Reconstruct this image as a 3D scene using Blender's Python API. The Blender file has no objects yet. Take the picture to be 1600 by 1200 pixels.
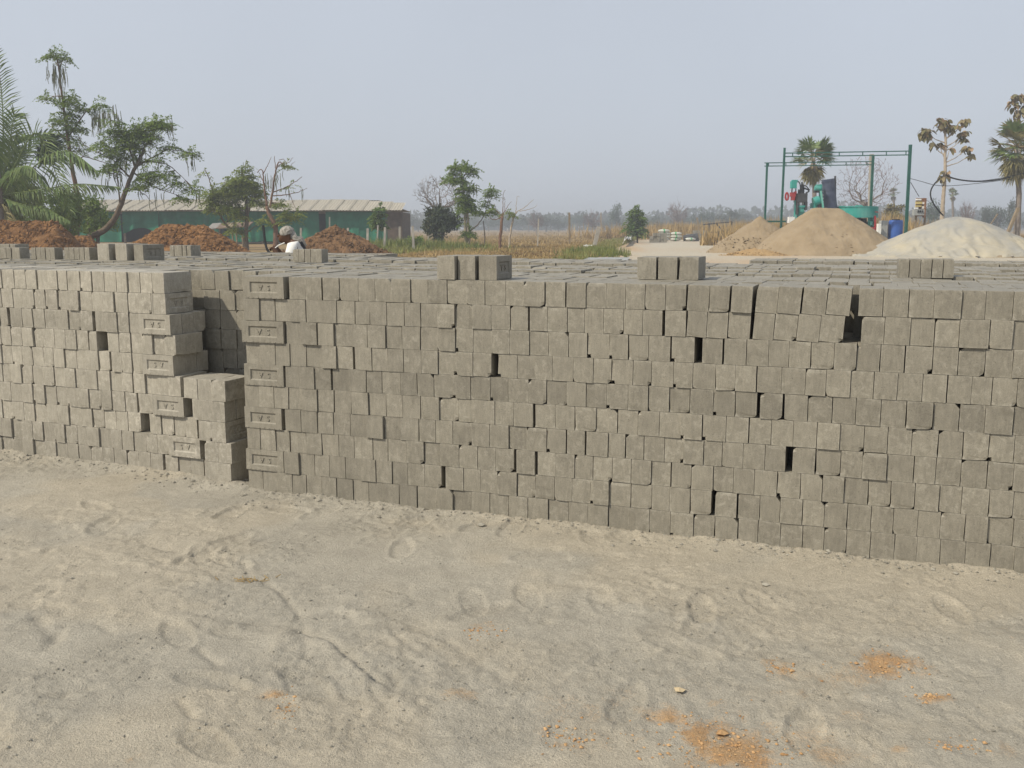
import bpy, bmesh, math, random
import numpy as np
from mathutils import Vector, Matrix
from math import radians as R, sin, cos, tan, pi, atan, sqrt

random.seed(11); RNG = np.random.default_rng(11)
SC = bpy.context.scene
COL = SC.collection

# ------------------------------------------------------------------ camera, sky, sun, exposure
F, HC, HY = 1520.0, 1.46, 355.0            # focal length (px of a 1600 wide frame), eye height, horizon row
PITCH = atan((600 - HY) / F)
cam_d = bpy.data.cameras.new('camera'); cam = bpy.data.objects.new('camera', cam_d); COL.objects.link(cam)
cam.location = (0, 0, HC); cam.rotation_euler = (pi/2 - PITCH, 0, 0)
cam_d.sensor_fit = 'HORIZONTAL'; cam_d.sensor_width = 36.0; cam_d.lens = 36.0 * F / 1600
cam_d.clip_start = 0.05; cam_d.clip_end = 6000
SC.camera = cam

SUN_EL, SUN_ROT = R(44), R(180 + 60)       # sun behind the camera and to its left
world = bpy.data.worlds.new('World'); SC.world = world; world.use_nodes = True
wn = world.node_tree; wn.nodes.clear()
w_out = wn.nodes.new('ShaderNodeOutputWorld'); w_bg = wn.nodes.new('ShaderNodeBackground')
w_sky = wn.nodes.new('ShaderNodeTexSky'); w_sky.sky_type = 'NISHITA'; w_sky.sun_disc = False
w_sky.sun_elevation = SUN_EL; w_sky.sun_rotation = SUN_ROT
w_sky.air_density = 1.0; w_sky.dust_density = 3.0; w_sky.ozone_density = 1.0
w_mix = wn.nodes.new('ShaderNodeMix'); w_mix.data_type = 'RGBA'
w_mix.inputs['Factor'].default_value = 0.86
w_mix.inputs['B'].default_value = (5.55, 5.98, 6.70, 1)   # even pale haze over the whole dome
wn.links.new(w_sky.outputs['Color'], w_mix.inputs['A'])
w_tc = wn.nodes.new('ShaderNodeTexCoord'); w_no = wn.nodes.new('ShaderNodeTexNoise'); w_no.inputs['Scale'].default_value = 2.2; w_no.inputs['Detail'].default_value = 4
w_mr = wn.nodes.new('ShaderNodeMapRange'); w_mr.inputs[1].default_value = .3; w_mr.inputs[2].default_value = .7; w_mr.inputs[3].default_value = .965; w_mr.inputs[4].default_value = 1.035
w_mu = wn.nodes.new('ShaderNodeMix'); w_mu.data_type = 'RGBA'; w_mu.blend_type = 'MULTIPLY'; w_mu.inputs['Factor'].default_value = 1.0
wn.links.new(w_tc.outputs['Generated'], w_no.inputs['Vector']); wn.links.new(w_no.outputs['Fac'], w_mr.inputs[0])
wn.links.new(w_mix.outputs['Result'], w_mu.inputs['A']); wn.links.new(w_mr.outputs[0], w_mu.inputs['B'])
wn.links.new(w_mu.outputs['Result'], w_bg.inputs['Color'])
w_bg.inputs['Strength'].default_value = 0.10
wn.links.new(w_bg.outputs['Background'], w_out.inputs['Surface'])

sun_d = bpy.data.lights.new('sun', 'SUN'); sun = bpy.data.objects.new('sun', sun_d); COL.objects.link(sun)
sun_d.energy = 3.9; sun_d.angle = R(0.9); sun_d.color = (1.0, 0.91, 0.75)
_sd = Vector((sin(SUN_ROT)*cos(SUN_EL), cos(SUN_ROT)*cos(SUN_EL), sin(SUN_EL)))   # towards the sun
sun.rotation_euler = _sd.to_track_quat('Z', 'Y').to_euler()
sun.location = (-20, -20, 30)

SC.view_settings.view_transform = 'Standard'; SC.view_settings.look = 'None'
SC.view_settings.exposure = 0.15; SC.view_settings.gamma = 1.0
try: SC.view_settings.use_curve_mapping = False
except Exception: pass
SC.render.engine = 'CYCLES'
SC.cycles.use_denoising = True
SC.cycles.max_bounces = 5; SC.cycles.diffuse_bounces = 3; SC.cycles.transparent_max_bounces = 8
SC.cycles.volume_bounces = 0

# ------------------------------------------------------------------ photograph <-> place
def ray(px, py):
    x, y = (px - 800) / F, (600 - py) / F
    return np.array([x, cos(PITCH) + y*sin(PITCH), -sin(PITCH) + y*cos(PITCH)])
def G(px, py, z=0.0):
    r = ray(px, py); t = (z - HC) / r[2]
    return np.array([r[0]*t, r[1]*t, z])
def P(px, py, Y):
    r = ray(px, py); t = Y / r[1]
    return np.array([r[0]*t, Y, HC + r[2]*t])
def proj(p):
    fw = p[1]*cos(PITCH) - (p[2]-HC)*sin(PITCH); up = p[1]*sin(PITCH) + (p[2]-HC)*cos(PITCH)
    return 800 + F*p[0]/fw, 600 - F*up/fw
def bis(fn, lo, hi):
    s = fn(lo) < 0
    for _ in range(48):
        m = (lo + hi)/2
        if (fn(m) < 0) == s: lo = m
        else: hi = m
    return (lo + hi)/2

# ------------------------------------------------------------------ noise
def _h(ix, iy, iz, s):
    n = (ix.astype(np.int64)*374761393 + iy.astype(np.int64)*668265263 + iz.astype(np.int64)*2147483647 + s*974634777) & 0xffffffff
    n = ((n ^ (n >> 13)) * 1274126177) & 0xffffffff
    return ((n ^ (n >> 16)) & 0xffffff) / float(0xffffff)
def vnoise(x, y, z=None, s=0):
    x = np.asarray(x, float); y = np.asarray(y, float); z = np.zeros_like(x) if z is None else np.asarray(z, float)
    ix, iy, iz = np.floor(x), np.floor(y), np.floor(z)
    fx, fy, fz = x-ix, y-iy, z-iz
    fx, fy, fz = [t*t*t*(t*(t*6-15)+10) for t in (fx, fy, fz)]
    def c(a, b, d): return _h(ix+a, iy+b, iz+d, s)
    if not np.any(z):
        a = c(0,0,0)*(1-fx)+c(1,0,0)*fx; b = c(0,1,0)*(1-fx)+c(1,1,0)*fx
        return a*(1-fy)+b*fy
    r = 0
    for d, wz in ((0, 1-fz), (1, fz)):
        a = c(0,0,d)*(1-fx)+c(1,0,d)*fx; b = c(0,1,d)*(1-fx)+c(1,1,d)*fx
        r = r + wz*(a*(1-fy)+b*fy)
    return r
def fbm(x, y, z=None, o=4, s=0, g=0.5):
    a, t, k = 1.0, 0.0, 0.0
    for i in range(o):
        m = 2.03**i
        t = t + a*vnoise(np.asarray(x)*m+i*17.3, np.asarray(y)*m-i*9.1, None if z is None else np.asarray(z)*m, s+i)
        k += a; a *= g
    return t/k
def sstep(a, b, x):
    t = np.clip((x-a)/(b-a), 0, 1); return t*t*(3-2*t)

# ------------------------------------------------------------------ mesh builder
class MB:
    def __init__(s): s.v = []; s.f = []; s.t = []; s.n = 0
    def add(s, v, f, tone=0.0):
        v = np.asarray(v, float).reshape(-1, 3)
        o = s.n; s.v.append(v); s.n += len(v)
        if isinstance(f, np.ndarray):
            s.f.extend((f+o).tolist()); k = len(f)
        else:
            s.f.extend([tuple(i+o for i in q) for q in f]); k = len(f)
        if np.isscalar(tone): s.t.extend([float(tone)]*k)
        else: s.t.extend([float(q) for q in tone])
        return s
    def box(s, c, d, rz=0.0, tone=0.0, M=None):
        x, y, z = d[0]/2, d[1]/2, d[2]/2
        v = np.array([(-x,-y,-z),(x,-y,-z),(x,y,-z),(-x,y,-z),(-x,-y,z),(x,-y,z),(x,y,z),(-x,y,z)])
        if M is not None: v = v @ np.array(M).T
        if rz: 
            a, b = cos(rz), sin(rz); v = v @ np.array([(a,-b,0),(b,a,0),(0,0,1)]).T
        return s.add(v + np.array(c), [(0,3,2,1),(4,5,6,7),(0,1,5,4),(1,2,6,5),(2,3,7,6),(3,0,4,7)], tone)
    def bar(s, a, b, w, h=None, tone=0.0):
        a, b = np.array(a, float), np.array(b, float); d = b-a; L = np.linalg.norm(d); d = d/L
        up = np.array([0,0,1.0]) if abs(d[2]) < .95 else np.array([0,1.0,0])
        x = np.cross(up, d); x /= np.linalg.norm(x); y = np.cross(d, x)
        h = w if h is None else h
        M = np.stack([x, y, d], 1)
        return s.box((a+b)/2, (w, h, L), M=M, tone=tone)
    def tube(s, pts, rad, n=6, cap=True, tone=0.0):
        pts = np.asarray(pts, float); m = len(pts)
        rad = np.full(m, rad) if np.isscalar(rad) else np.asarray(rad, float)
        if len(rad) != m: rad = np.interp(np.linspace(0,1,m), np.linspace(0,1,len(rad)), rad)
        tg = np.gradient(pts, axis=0); tg /= np.linalg.norm(tg, axis=1)[:,None] + 1e-9
        ref = np.array([0,1.0,0]) if abs(tg[0][1]) < .9 else np.array([1.0,0,0])
        x = np.cross(tg, ref); x /= np.linalg.norm(x, axis=1)[:,None] + 1e-9
        y = np.cross(tg, x)
        th = np.arange(n)*2*pi/n
        v = pts[:,None,:] + rad[:,None,None]*(np.cos(th)[None,:,None]*x[:,None,:] + np.sin(th)[None,:,None]*y[:,None,:])
        f = []
        for i in range(m-1):
            for j in range(n):
                k = (j+1) % n
                f.append((i*n+j, i*n+k, (i+1)*n+k, (i+1)*n+j))
        if cap: f.append(tuple(range(n))[::-1]); f.append(tuple((m-1)*n+j for j in range(n)))
        return s.add(v.reshape(-1,3), f, tone)
    def leaves(s, p, d, nrm, L, Wd, tone=None):
        p = np.asarray(p, float); k = len(p)
        if k == 0: return s
        d = d/(np.linalg.norm(d, axis=1)[:,None]+1e-9)
        sd = np.cross(d, nrm); sd /= np.linalg.norm(sd, axis=1)[:,None]+1e-9
        L = np.broadcast_to(np.asarray(L, float), (k,))[:,None]; Wd = np.broadcast_to(np.asarray(Wd, float), (k,))[:,None]
        v = np.stack([p, p+d*L*.45+sd*Wd*.5, p+d*L, p+d*L*.45-sd*Wd*.5], 1).reshape(-1,3)
        f = np.arange(4*k).reshape(-1,4)
        return s.add(v, f, RNG.random(k) if tone is None else tone)
    def blades(s, p, d, L, Wd, tone=None):            # thin triangles
        p = np.asarray(p, float); k = len(p)
        if k == 0: return s
        sd = np.cross(d, np.array([0,0,1.0])+RNG.normal(0,.25,(k,3))); sd /= np.linalg.norm(sd, axis=1)[:,None]+1e-9
        L = np.broadcast_to(np.asarray(L, float), (k,))[:,None]; Wd = np.broadcast_to(np.asarray(Wd, float), (k,))[:,None]
        v = np.stack([p-sd*Wd*.5, p+sd*Wd*.5, p+d*L], 1).reshape(-1,3)
        return s.add(v, np.arange(3*k).reshape(-1,3), RNG.random(k) if tone is None else tone)
    def mesh(s, name, mt=None, smooth=False):
        me = bpy.data.meshes.new(name)
        v = np.concatenate(s.v) if s.v else np.zeros((0,3))
        me.from_pydata(v.tolist(), [], s.f)
        at = me.attributes.new('tone', 'FLOAT', 'FACE'); at.data.foreach_set('value', np.array(s.t, np.float32))
        if smooth: me.polygons.foreach_set('use_smooth', np.ones(len(me.polygons), bool))
        if mt: me.materials.append(mt)
        return me
    def build(s, name, mt, parent=None, smooth=False, kind=None, world=None):
        if world is not None: s.v = [q - np.array(world) for q in s.v]     # built in place, parent sits at `world`
        return link(name, s.mesh(name, mt, smooth), parent, kind)

def link(name, me, parent=None, kind=None):
    o = bpy.data.objects.new(name, me); COL.objects.link(o)
    if parent is not None: o.parent = parent
    if kind: o['kind'] = kind
    return o
def thing(name, label, cat, loc=(0,0,0), rz=0.0, group=None):
    o = bpy.data.objects.new(name, None); COL.objects.link(o)
    o.empty_display_size = 0.1
    o.location = tuple(float(q) for q in loc); o.rotation_euler = (0,0,rz)
    return tag(o, label, cat, group)
def tag(o, label, cat, group=None):
    o['label'] = label; o['category'] = cat
    if group: o['group'] = group
    return o

# ------------------------------------------------------------------ materials
def base_mat(name, rough=0.9):
    m = bpy.data.materials.new(name); m.use_nodes = True
    nt = m.node_tree; b = nt.nodes['Principled BSDF']; b.inputs['Roughness'].default_value = rough
    b.inputs['Specular IOR Level'].default_value = 0.25
    return m, nt, b
def N(nt, t, **k):
    n = nt.nodes.new(t)
    for q, v in k.items():
        if q.startswith('i_'): n.inputs[q[2:].replace('_', ' ')].default_value = v
        else: setattr(n, q, v)
    return n
def mixc(nt, f, a, b, bt='MIX'):
    m = N(nt, 'ShaderNodeMix', data_type='RGBA', blend_type=bt)
    for s, v in (('Factor', f), ('A', a), ('B', b)):
        if isinstance(v, bpy.types.NodeSocket): nt.links.new(v, m.inputs[s])
        elif s == 'Factor': m.inputs[s].default_value = v
        else: m.inputs[s].default_value = (*v, 1) if len(v) == 3 else v
    return m.outputs['Result']
def mth(nt, op, a, b=None, c=None, clamp=False):
    m = N(nt, 'ShaderNodeMath', operation=op, use_clamp=clamp)
    for i, v in enumerate((a, b, c)):
        if v is None: continue
        if isinstance(v, bpy.types.NodeSocket): nt.links.new(v, m.inputs[i])
        else: m.inputs[i].default_value = v
    return m.outputs[0]
def mrange(nt, x, a, b, c=0.0, d=1.0):
    m = N(nt, 'ShaderNodeMapRange'); nt.links.new(x, m.inputs[0])
    for i, v in enumerate((a, b, c, d)): m.inputs[i+1].default_value = v
    return m.outputs[0]
def noise(nt, vec, scale, detail=4, rough=.55, dist=0.0):
    n = N(nt, 'ShaderNodeTexNoise'); n.inputs['Scale'].default_value = scale
    n.inputs['Detail'].default_value = detail; n.inputs['Roughness'].default_value = rough; n.inputs['Distortion'].default_value = dist
    if vec is not None: nt.links.new(vec, n.inputs['Vector'])
    return n.outputs['Fac']
def objvec(nt):
    """object coordinates shifted per object, so that copies of one mesh do not repeat"""
    tc = N(nt, 'ShaderNodeTexCoord'); oi = N(nt, 'ShaderNodeObjectInfo')
    k = mth(nt, 'MULTIPLY', oi.outputs['Random'], 91.0)
    cx = N(nt, 'ShaderNodeCombineXYZ'); nt.links.new(k, cx.inputs[0]); nt.links.new(mth(nt, 'MULTIPLY', k, .37), cx.inputs[1]); nt.links.new(mth(nt,'MULTIPLY',k,1.7), cx.inputs[2])
    va = N(nt, 'ShaderNodeVectorMath', operation='ADD'); nt.links.new(tc.outputs['Object'], va.inputs[0]); nt.links.new(cx.outputs[0], va.inputs[1])
    at = N(nt, 'ShaderNodeAttribute', attribute_name='tone')
    rnd = mth(nt, 'FRACT', mth(nt, 'ADD', oi.outputs['Random'], at.outputs['Fac']))
    return va.outputs[0], rnd, at.outputs['Fac']
def bump(nt, b, h, strength=.3, dist=.01):
    n = N(nt, 'ShaderNodeBump'); n.inputs['Strength'].default_value = strength; n.inputs['Distance'].default_value = dist
    nt.links.new(h, n.inputs['Height']); nt.links.new(n.outputs[0], b.inputs['Normal'])
def pmat(name, c1, c2, scale=6.0, rough=.85, bs=0.25, bscale=40.0, bd=.004, rnd=.12, metal=0.0, lo=.35, hi=.65, detail=5):
    m, nt, b = base_mat(name, rough)
    v, r, t = objvec(nt)
    c = mixc(nt, mrange(nt, noise(nt, v, scale, detail), lo, hi), c1, c2)
    k = mrange(nt, r, 0, 1, 1-rnd, 1+rnd)
    c = mixc(nt, 1.0, c, k, 'MULTIPLY')
    nt.links.new(c, b.inputs['Base Color']); b.inputs['Metallic'].default_value = metal
    if bs: bump(nt, b, noise(nt, v, bscale, 4), bs, bd)
    return m
def leafmat(name, ca, cb, cc=None, trans=.42, rough=.6):
    m, nt, b = base_mat(name, rough)
    at = N(nt, 'ShaderNodeAttribute', attribute_name='tone')
    c = mixc(nt, at.outputs['Fac'], ca, cb)
    if cc is not None: c = mixc(nt, mrange(nt, at.outputs['Fac'], .86, .9), c, cc)
    tc = N(nt, 'ShaderNodeTexCoord')
    c = mixc(nt, 1.0, c, mrange(nt, noise(nt, tc.outputs['Object'], 1.3, 2), .3, .7, .72, 1.25), 'MULTIPLY')
    nt.links.new(c, b.inputs['Base Color'])
    tr = N(nt, 'ShaderNodeBsdfTranslucent'); nt.links.new(c, tr.inputs['Color'])
    mx = N(nt, 'ShaderNodeMixShader'); mx.inputs[0].default_value = trans
    out = nt.nodes['Material Output']
    nt.links.new(b.outputs[0], mx.inputs[1]); nt.links.new(tr.outputs[0], mx.inputs[2]); nt.links.new(mx.outputs[0], out.inputs['Surface'])
    return m

def brick_mat(name, c1, c2, dust, dustc=(.36,.337,.282)):
    m, nt, b = base_mat(name, .60); b.inputs['Specular IOR Level'].default_value = .5
    v, r, t = objvec(nt)
    big = noise(nt, v, 9.0, 4, .6); mid = noise(nt, v, 34.0, 4, .6, .6); fine = noise(nt, v, 210.0, 2, .6)
    c = mixc(nt, mrange(nt, big, .3, .7), c1, c2)
    # vertical trowel / mould streaks
    mp = N(nt, 'ShaderNodeMapping'); mp.inputs['Scale'].default_value = (1.0, 1.0, .22); nt.links.new(v, mp.inputs['Vector'])
    st = noise(nt, mp.outputs[0], 60.0, 3, .6, .8)
    c = mixc(nt, 1.0, c, mrange(nt, st, .3, .7, .86, 1.13), 'MULTIPLY')
    # pale dusty bloom, more on some bricks than on others
    dm = mth(nt, 'MULTIPLY', mrange(nt, mid, .50, .72), mrange(nt, mth(nt, 'FRACT', mth(nt, 'MULTIPLY', r, 7.13)), 0, 1, .1*dust, dust), clamp=True)
    c = mixc(nt, dm, c, dustc)
    c = mixc(nt, 1.0, c, mrange(nt, r, 0, 1, .94, 1.06), 'MULTIPLY')
    oi = N(nt, 'ShaderNodeObjectInfo'); c = mixc(nt, 1.0, c, oi.outputs['Color'], 'MULTIPLY')
    sh = N(nt, 'ShaderNodeAttribute', attribute_name='shade'); c = mixc(nt, 1.0, c, mth(nt, 'ADD', sh.outputs['Fac'], 1.0), 'MULTIPLY')
    eg = N(nt, 'ShaderNodeAttribute', attribute_name='edge')
    em = mth(nt, 'MULTIPLY', mrange(nt, mth(nt, 'ADD', eg.outputs['Fac'], mth(nt, 'MULTIPLY', mth(nt, 'SUBTRACT', mid, .5), 1.5)), .72, 1.12), .42, clamp=True)
    c = mixc(nt, em, c, dustc)
    # stains and damp patches on a few
    stn = mth(nt, 'MULTIPLY', mrange(nt, noise(nt, v, 16.0, 5, .65, 1.0), .54, .66), mrange(nt, mth(nt, 'FRACT', mth(nt, 'MULTIPLY', r, 13.7)), .55, 1.0, 0, .5), clamp=True)
    c = mixc(nt, stn, c, (.125,.113,.088))
    c = mixc(nt, 1.0, c, mrange(nt, fine, .25, .75, .82, 1.16), 'MULTIPLY')
    # pin holes
    vo = N(nt, 'ShaderNodeTexVoronoi'); vo.inputs['Scale'].default_value = 55.0; nt.links.new(v, vo.inputs['Vector'])
    ph = mrange(nt, vo.outputs['Distance'], .06, .16, .62, 1.0)
    c = mixc(nt, 1.0, c, ph, 'MULTIPLY')
    nt.links.new(c, b.inputs['Base Color'])
    h = mth(nt, 'ADD', mth(nt, 'MULTIPLY', fine, .5), mth(nt, 'ADD', mth(nt, 'MULTIPLY', st, .4), mth(nt, 'MULTIPLY', ph, .5)))
    bump(nt, b, h, .55, .003)
    return m

M = {}
M['brick'] = brick_mat('grey_brick', (.200,.184,.148), (.244,.225,.182), .65)
M['brick_dusty'] = brick_mat('dusty_grey_brick', (.258,.239,.197), (.330,.307,.257), 1.0, (.45,.42,.36))
M['brick_top'] = M['brick']
M['rubble'] = pmat('grey_rubble', (.21,.198,.165), (.30,.283,.238), 20, bscale=90)

# ------------------------------------------------------------------ ground: one sheet, fine near the stacks
def axis(lo, hi, step, far_lo, far_hi, g=1.22):
    a = list(np.arange(lo, hi+1e-6, step)); s, x = step, hi
    while x < far_hi: s *= g; x += s; a.append(min(x, far_hi))
    s, x = step, lo; b = []
    while x > far_lo: s *= g; x -= s; b.append(max(x, far_lo))
    return np.array(b[::-1] + a)
gx = axis(-3.4, 3.3, .0105, -1500, 1500); gy = axis(2.1, 6.2, .0100, -60, 1500)
XX, YY = np.meshgrid(gx, gy)
x_, y_ = XX.ravel(), YY.ravel()
near = sstep(11, 8, np.hypot(x_, y_-3))
def groove(pts, w, d):
    """a furrow with a raised rim, along points given on the ground"""
    out = np.zeros_like(x_)
    for (a, b) in zip(pts[:-1], pts[1:]):
        a, b = a[:2], b[:2]; e = b-a; L2 = e@e
        t = np.clip(((x_-a[0])*e[0] + (y_-a[1])*e[1])/L2, 0, 1)
        q = np.hypot(x_-a[0]-t*e[0], y_-a[1]-t*e[1])/w
        out = np.minimum(out, -d*np.exp(-q*q)) if d > 0 else np.maximum(out, -d*np.exp(-q*q))
    return out
wx = x_ + .10*(fbm(x_*3, y_*3, o=2, s=31)-.5); wy = y_ + .10*(fbm(x_*3, y_*3, o=2, s=37)-.5)
rz_ = .5*wx + .86*wy; rt = .86*wx - .5*wy                      # furrows run from upper left to lower right
h = .018*(fbm(x_*1.1, y_*1.1, o=3, s=1)-.5) + .008*(fbm(x_*5, y_*5, o=3, s=5)-.5)
# trampled, scuffed patches: broken little ledges
l1 = fbm(rt*2.6, rz_*4.6, o=4, s=9); l2 = fbm(wx*6+3, wy*6, o=3, s=14)
pm_ = sstep(.45,.6,fbm(x_*1.9+4, y_*1.9, o=3, s=19))
h += pm_*.006*(sstep(.49,.503,l1)-.5) + pm_*.0045*(sstep(.53,.543,l2)-.5)
l3 = fbm(wx*9+7, wy*11, o=4, s=15, g=.6); h += .0035*(.3+pm_)*(sstep(.50,.52,l3)-.5)
loose = sstep(.42, .60, fbm(x_*1.7+9, y_*1.7, o=3, s=21))       # where the sand is loose and grainy
h += .006*(fbm(x_*24, y_*24, o=2, s=23)-.5)*(.35+loose) + .0055*(vnoise(x_*48, y_*48, s=27)-.5)*(.3+loose) + .004*(vnoise(x_*85, y_*85, s=28)-.5)*(.3+1.2*loose)
# footprints: heel-and-sole hollows with a rim
fr = np.random.default_rng(5)
for k in range(80):
    cx, cy = fr.uniform(-3.0, 1.2 if k < 70 else 3.0), fr.uniform(2.3, 5.0); a = fr.uniform(0, pi)
    dx, dy = x_-cx, y_-cy; m = np.abs(dx)+np.abs(dy) < .5
    u, v = dx[m]*cos(a)+dy[m]*sin(a), -dx[m]*sin(a)+dy[m]*cos(a)
    q = np.sqrt((u/.135)**2 + (v/.052)**2)
    dep = fr.uniform(.003, .010)
    if k % 2: h[m] += .0016*np.sign(np.sin(u*2*pi/.026+ .8*np.cos(v*40)))*sstep(.95,.8,q)
    h[m] += -dep*sstep(1.05, .85, q) + dep*.6*np.exp(-((q-1.2)/.14)**2)*(.5+.8*vnoise(u*30+k, v*30, s=k))
for pts, w, d in (
    ([(405,905),(440,925),(470,962)], .020, .022), ([(470,985),(520,1005),(590,1062)], .022, .028), ([(500,1000),(600,1080),(650,1110)], .04, -.016),
    ([(60,965),(90,995)], .04, .02), ([(75,1010),(100,975)], .035, .02), ([(310,1015),(340,1038)], .02, .02), ([(150,965),(170,985)], .03, .016),
    ([(100,1090),(130,1078)], .028, .02), ([(280,1095),(300,1120)], .018, .02), ([(610,985),(660,1025)], .02, .016), ([(200,880),(330,905)], .03, -.014),
    ([(260,960),(380,985),(430,1000)], .05, -.016), ([(0,930),(120,900)], .05, -.012), ([(330,1060),(450,1100)], .03, .012), ([(380,870),(390,910)],.02,.012),
    ([(540,950),(660,1020),(730,1100)], .05, -.014), ([(700,1000),(790,1060)], .03, .012), ([(150,830),(260,860),(330,890)], .05, .010)):
    h += groove([G(*q) for q in pts], w*.7, d*.6)
# dust drift against the foot of the stacks
A0, B0 = G(388,765), G(1600,898)
U0 = (B0-A0)/np.linalg.norm(B0-A0); N0 = np.array([-U0[1], U0[0], 0])
nd = (x_-A0[0])*N0[0] + (y_-A0[1])*N0[1]; td = (x_-A0[0])*U0[0] + (y_-A0[1])*U0[1]
lim = np.where(td < -.3, .12 + .05*np.clip(-td-.3,0,3), 0)
dr = np.exp(-((nd-lim-.02)/.09)**2)
drift = dr*(.022*fbm(x_*4, y_*4, o=3, s=41) + np.where(td<-.0, .012, 0))
h = h + drift + dr*.012*(vnoise(x_*45, y_*45, s=43)-.3)
h *= near
far = 1-near
h += far*.10*(fbm(x_*.09, y_*.09, o=3, s=61)-.5)*sstep(14, 60, np.hypot(x_, y_))
# a low bank in the field and rising rough land behind the tarpaulin
bank = np.exp(-((y_-98-.05*x_)/2.2)**2)*sstep(-12,-9,x_)*sstep(14,6,x_)
h += bank*(.35+.5*fbm(x_*.6, y_*.6, o=2, s=71))
rise = sstep(26, 34, x_)*sstep(58, 72, y_)*sstep(260,160,y_)*sstep(120,80,x_)
h += rise*.55*(.6+.5*fbm(x_*.25, y_*.25, o=2, s=73))
# zones (what lies on the ground)
FA, FB = G(903,409), G(1012,366)                               # edge between field and earth road
def side(a, b): return ((x_-a[0])*(b[1]-a[1]) - (y_-a[1])*(b[0]-a[0]))/np.hypot(b[0]-a[0], b[1]-a[1])
sd_ = side(FA, FB) + 2.2*(fbm(x_*.25, y_*.25, o=3, s=81)-.5)
beyond = sstep(11, 13, y_)
field = beyond*np.maximum(sstep(.6, -.6, sd_), sstep(150, 190, y_)); field = np.maximum(field, rise)
tan_ = np.clip(sstep(.46,.62, fbm(x_*1.3, y_*1.3, o=4, s=91))*.85, 0, 1)*near + far*(.75+.4*fbm(x_*.2, y_*.2, o=3, s=92))
og = np.zeros_like(x_)
for (px, py, sx, sy, k) in ((450,1103,16,22,.75),(1085,1146,62,26,.85),(1140,1176,85,26,.85),(1055,1122,44,18,.6),(1190,1150,110,30,.3),(1270,1180,90,22,.3),(1180,1195,40,20,.7),(1380,1040,62,18,.75),(1455,1090,30,7,.8),(1215,1042,24,16,.6),(880,1150,40,24,.5),
    (1320,1120,40,12,.3),(1500,1165,40,12,.45),(1555,1170,30,14,.4),(1400,1170,24,9,.4),(750,985,40,14,.35),(210,1182,14,14,.35),(720,1085,30,12,.3),(1090,1095,30,12,.45),
    (1240,1085,30,8,.35),(430,1085,24,8,.5),(1000,1145,30,14,.4),(1060,1082,24,8,.4),(1575,990,14,8,.4),(1330,1060,80,30,.22),(1000,1110,200,60,.16)):
    c = G(px, py); ex = (G(px+sx, py)-c)[0]; ey = (G(px, py-sy)-c)[1]
    q = ((x_-c[0])/ex)**2 + ((y_-c[1])/ey)**2
    og = np.maximum(og, k*np.exp(-q*1.1))
og *= (.12 + 1.15*sstep(.36, .66, fbm(x_*9, y_*9, o=5, s=101, g=.65)))*1.35
verge = beyond*np.exp(-((sd_-1.0)/.9)**2)*sstep(150,90,y_)*.8
c1, c2 = G(1250,413), G(1600,411)
strip = beyond*sstep(6, 9, x_)*np.exp(-((y_-38-.02*x_)/4.0)**2)*(.25+.75*sstep(.35,.6,fbm(x_*.35, y_*.5, o=3, s=103)))
heapfoot = np.exp(-((x_-P(1185,390,62)[0])/3.0)**2-((y_-52)/4.0)**2)*.8
og = np.clip(og + verge + strip*.9 + heapfoot + beyond*.32*sstep(.42,.62,fbm(x_*.16, y_*.12, o=4, s=107)), 0, 1)
gm = bpy.data.meshes.new('ground')
nxg, nyg = len(gx), len(gy)
ii = np.arange(nxg*nyg).reshape(nyg, nxg)
fq = np.stack([ii[:-1,:-1], ii[:-1,1:], ii[1:,1:], ii[1:,:-1]], -1).reshape(-1,4)
gm.vertices.add(nxg*nyg); gm.vertices.foreach_set('co', np.stack([x_, y_, h], 1).ravel())
gm.loops.add(fq.size); gm.loops.foreach_set('vertex_index', fq.ravel().astype(np.int32))
gm.polygons.add(len(fq)); gm.polygons.foreach_set('loop_start', np.arange(0, fq.size, 4, dtype=np.int32)); gm.polygons.foreach_set('loop_total', np.full(len(fq), 4, np.int32))
gm.update(calc_edges=True); gm.polygons.foreach_set('use_smooth', np.ones(len(fq), bool))
for nm, arr in (('field', field), ('tan', tan_), ('orange', og), ('loose', loose*near)):
    at = gm.attributes.new(nm, 'FLOAT', 'POINT'); at.data.foreach_set('value', arr.astype(np.float32))
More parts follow.
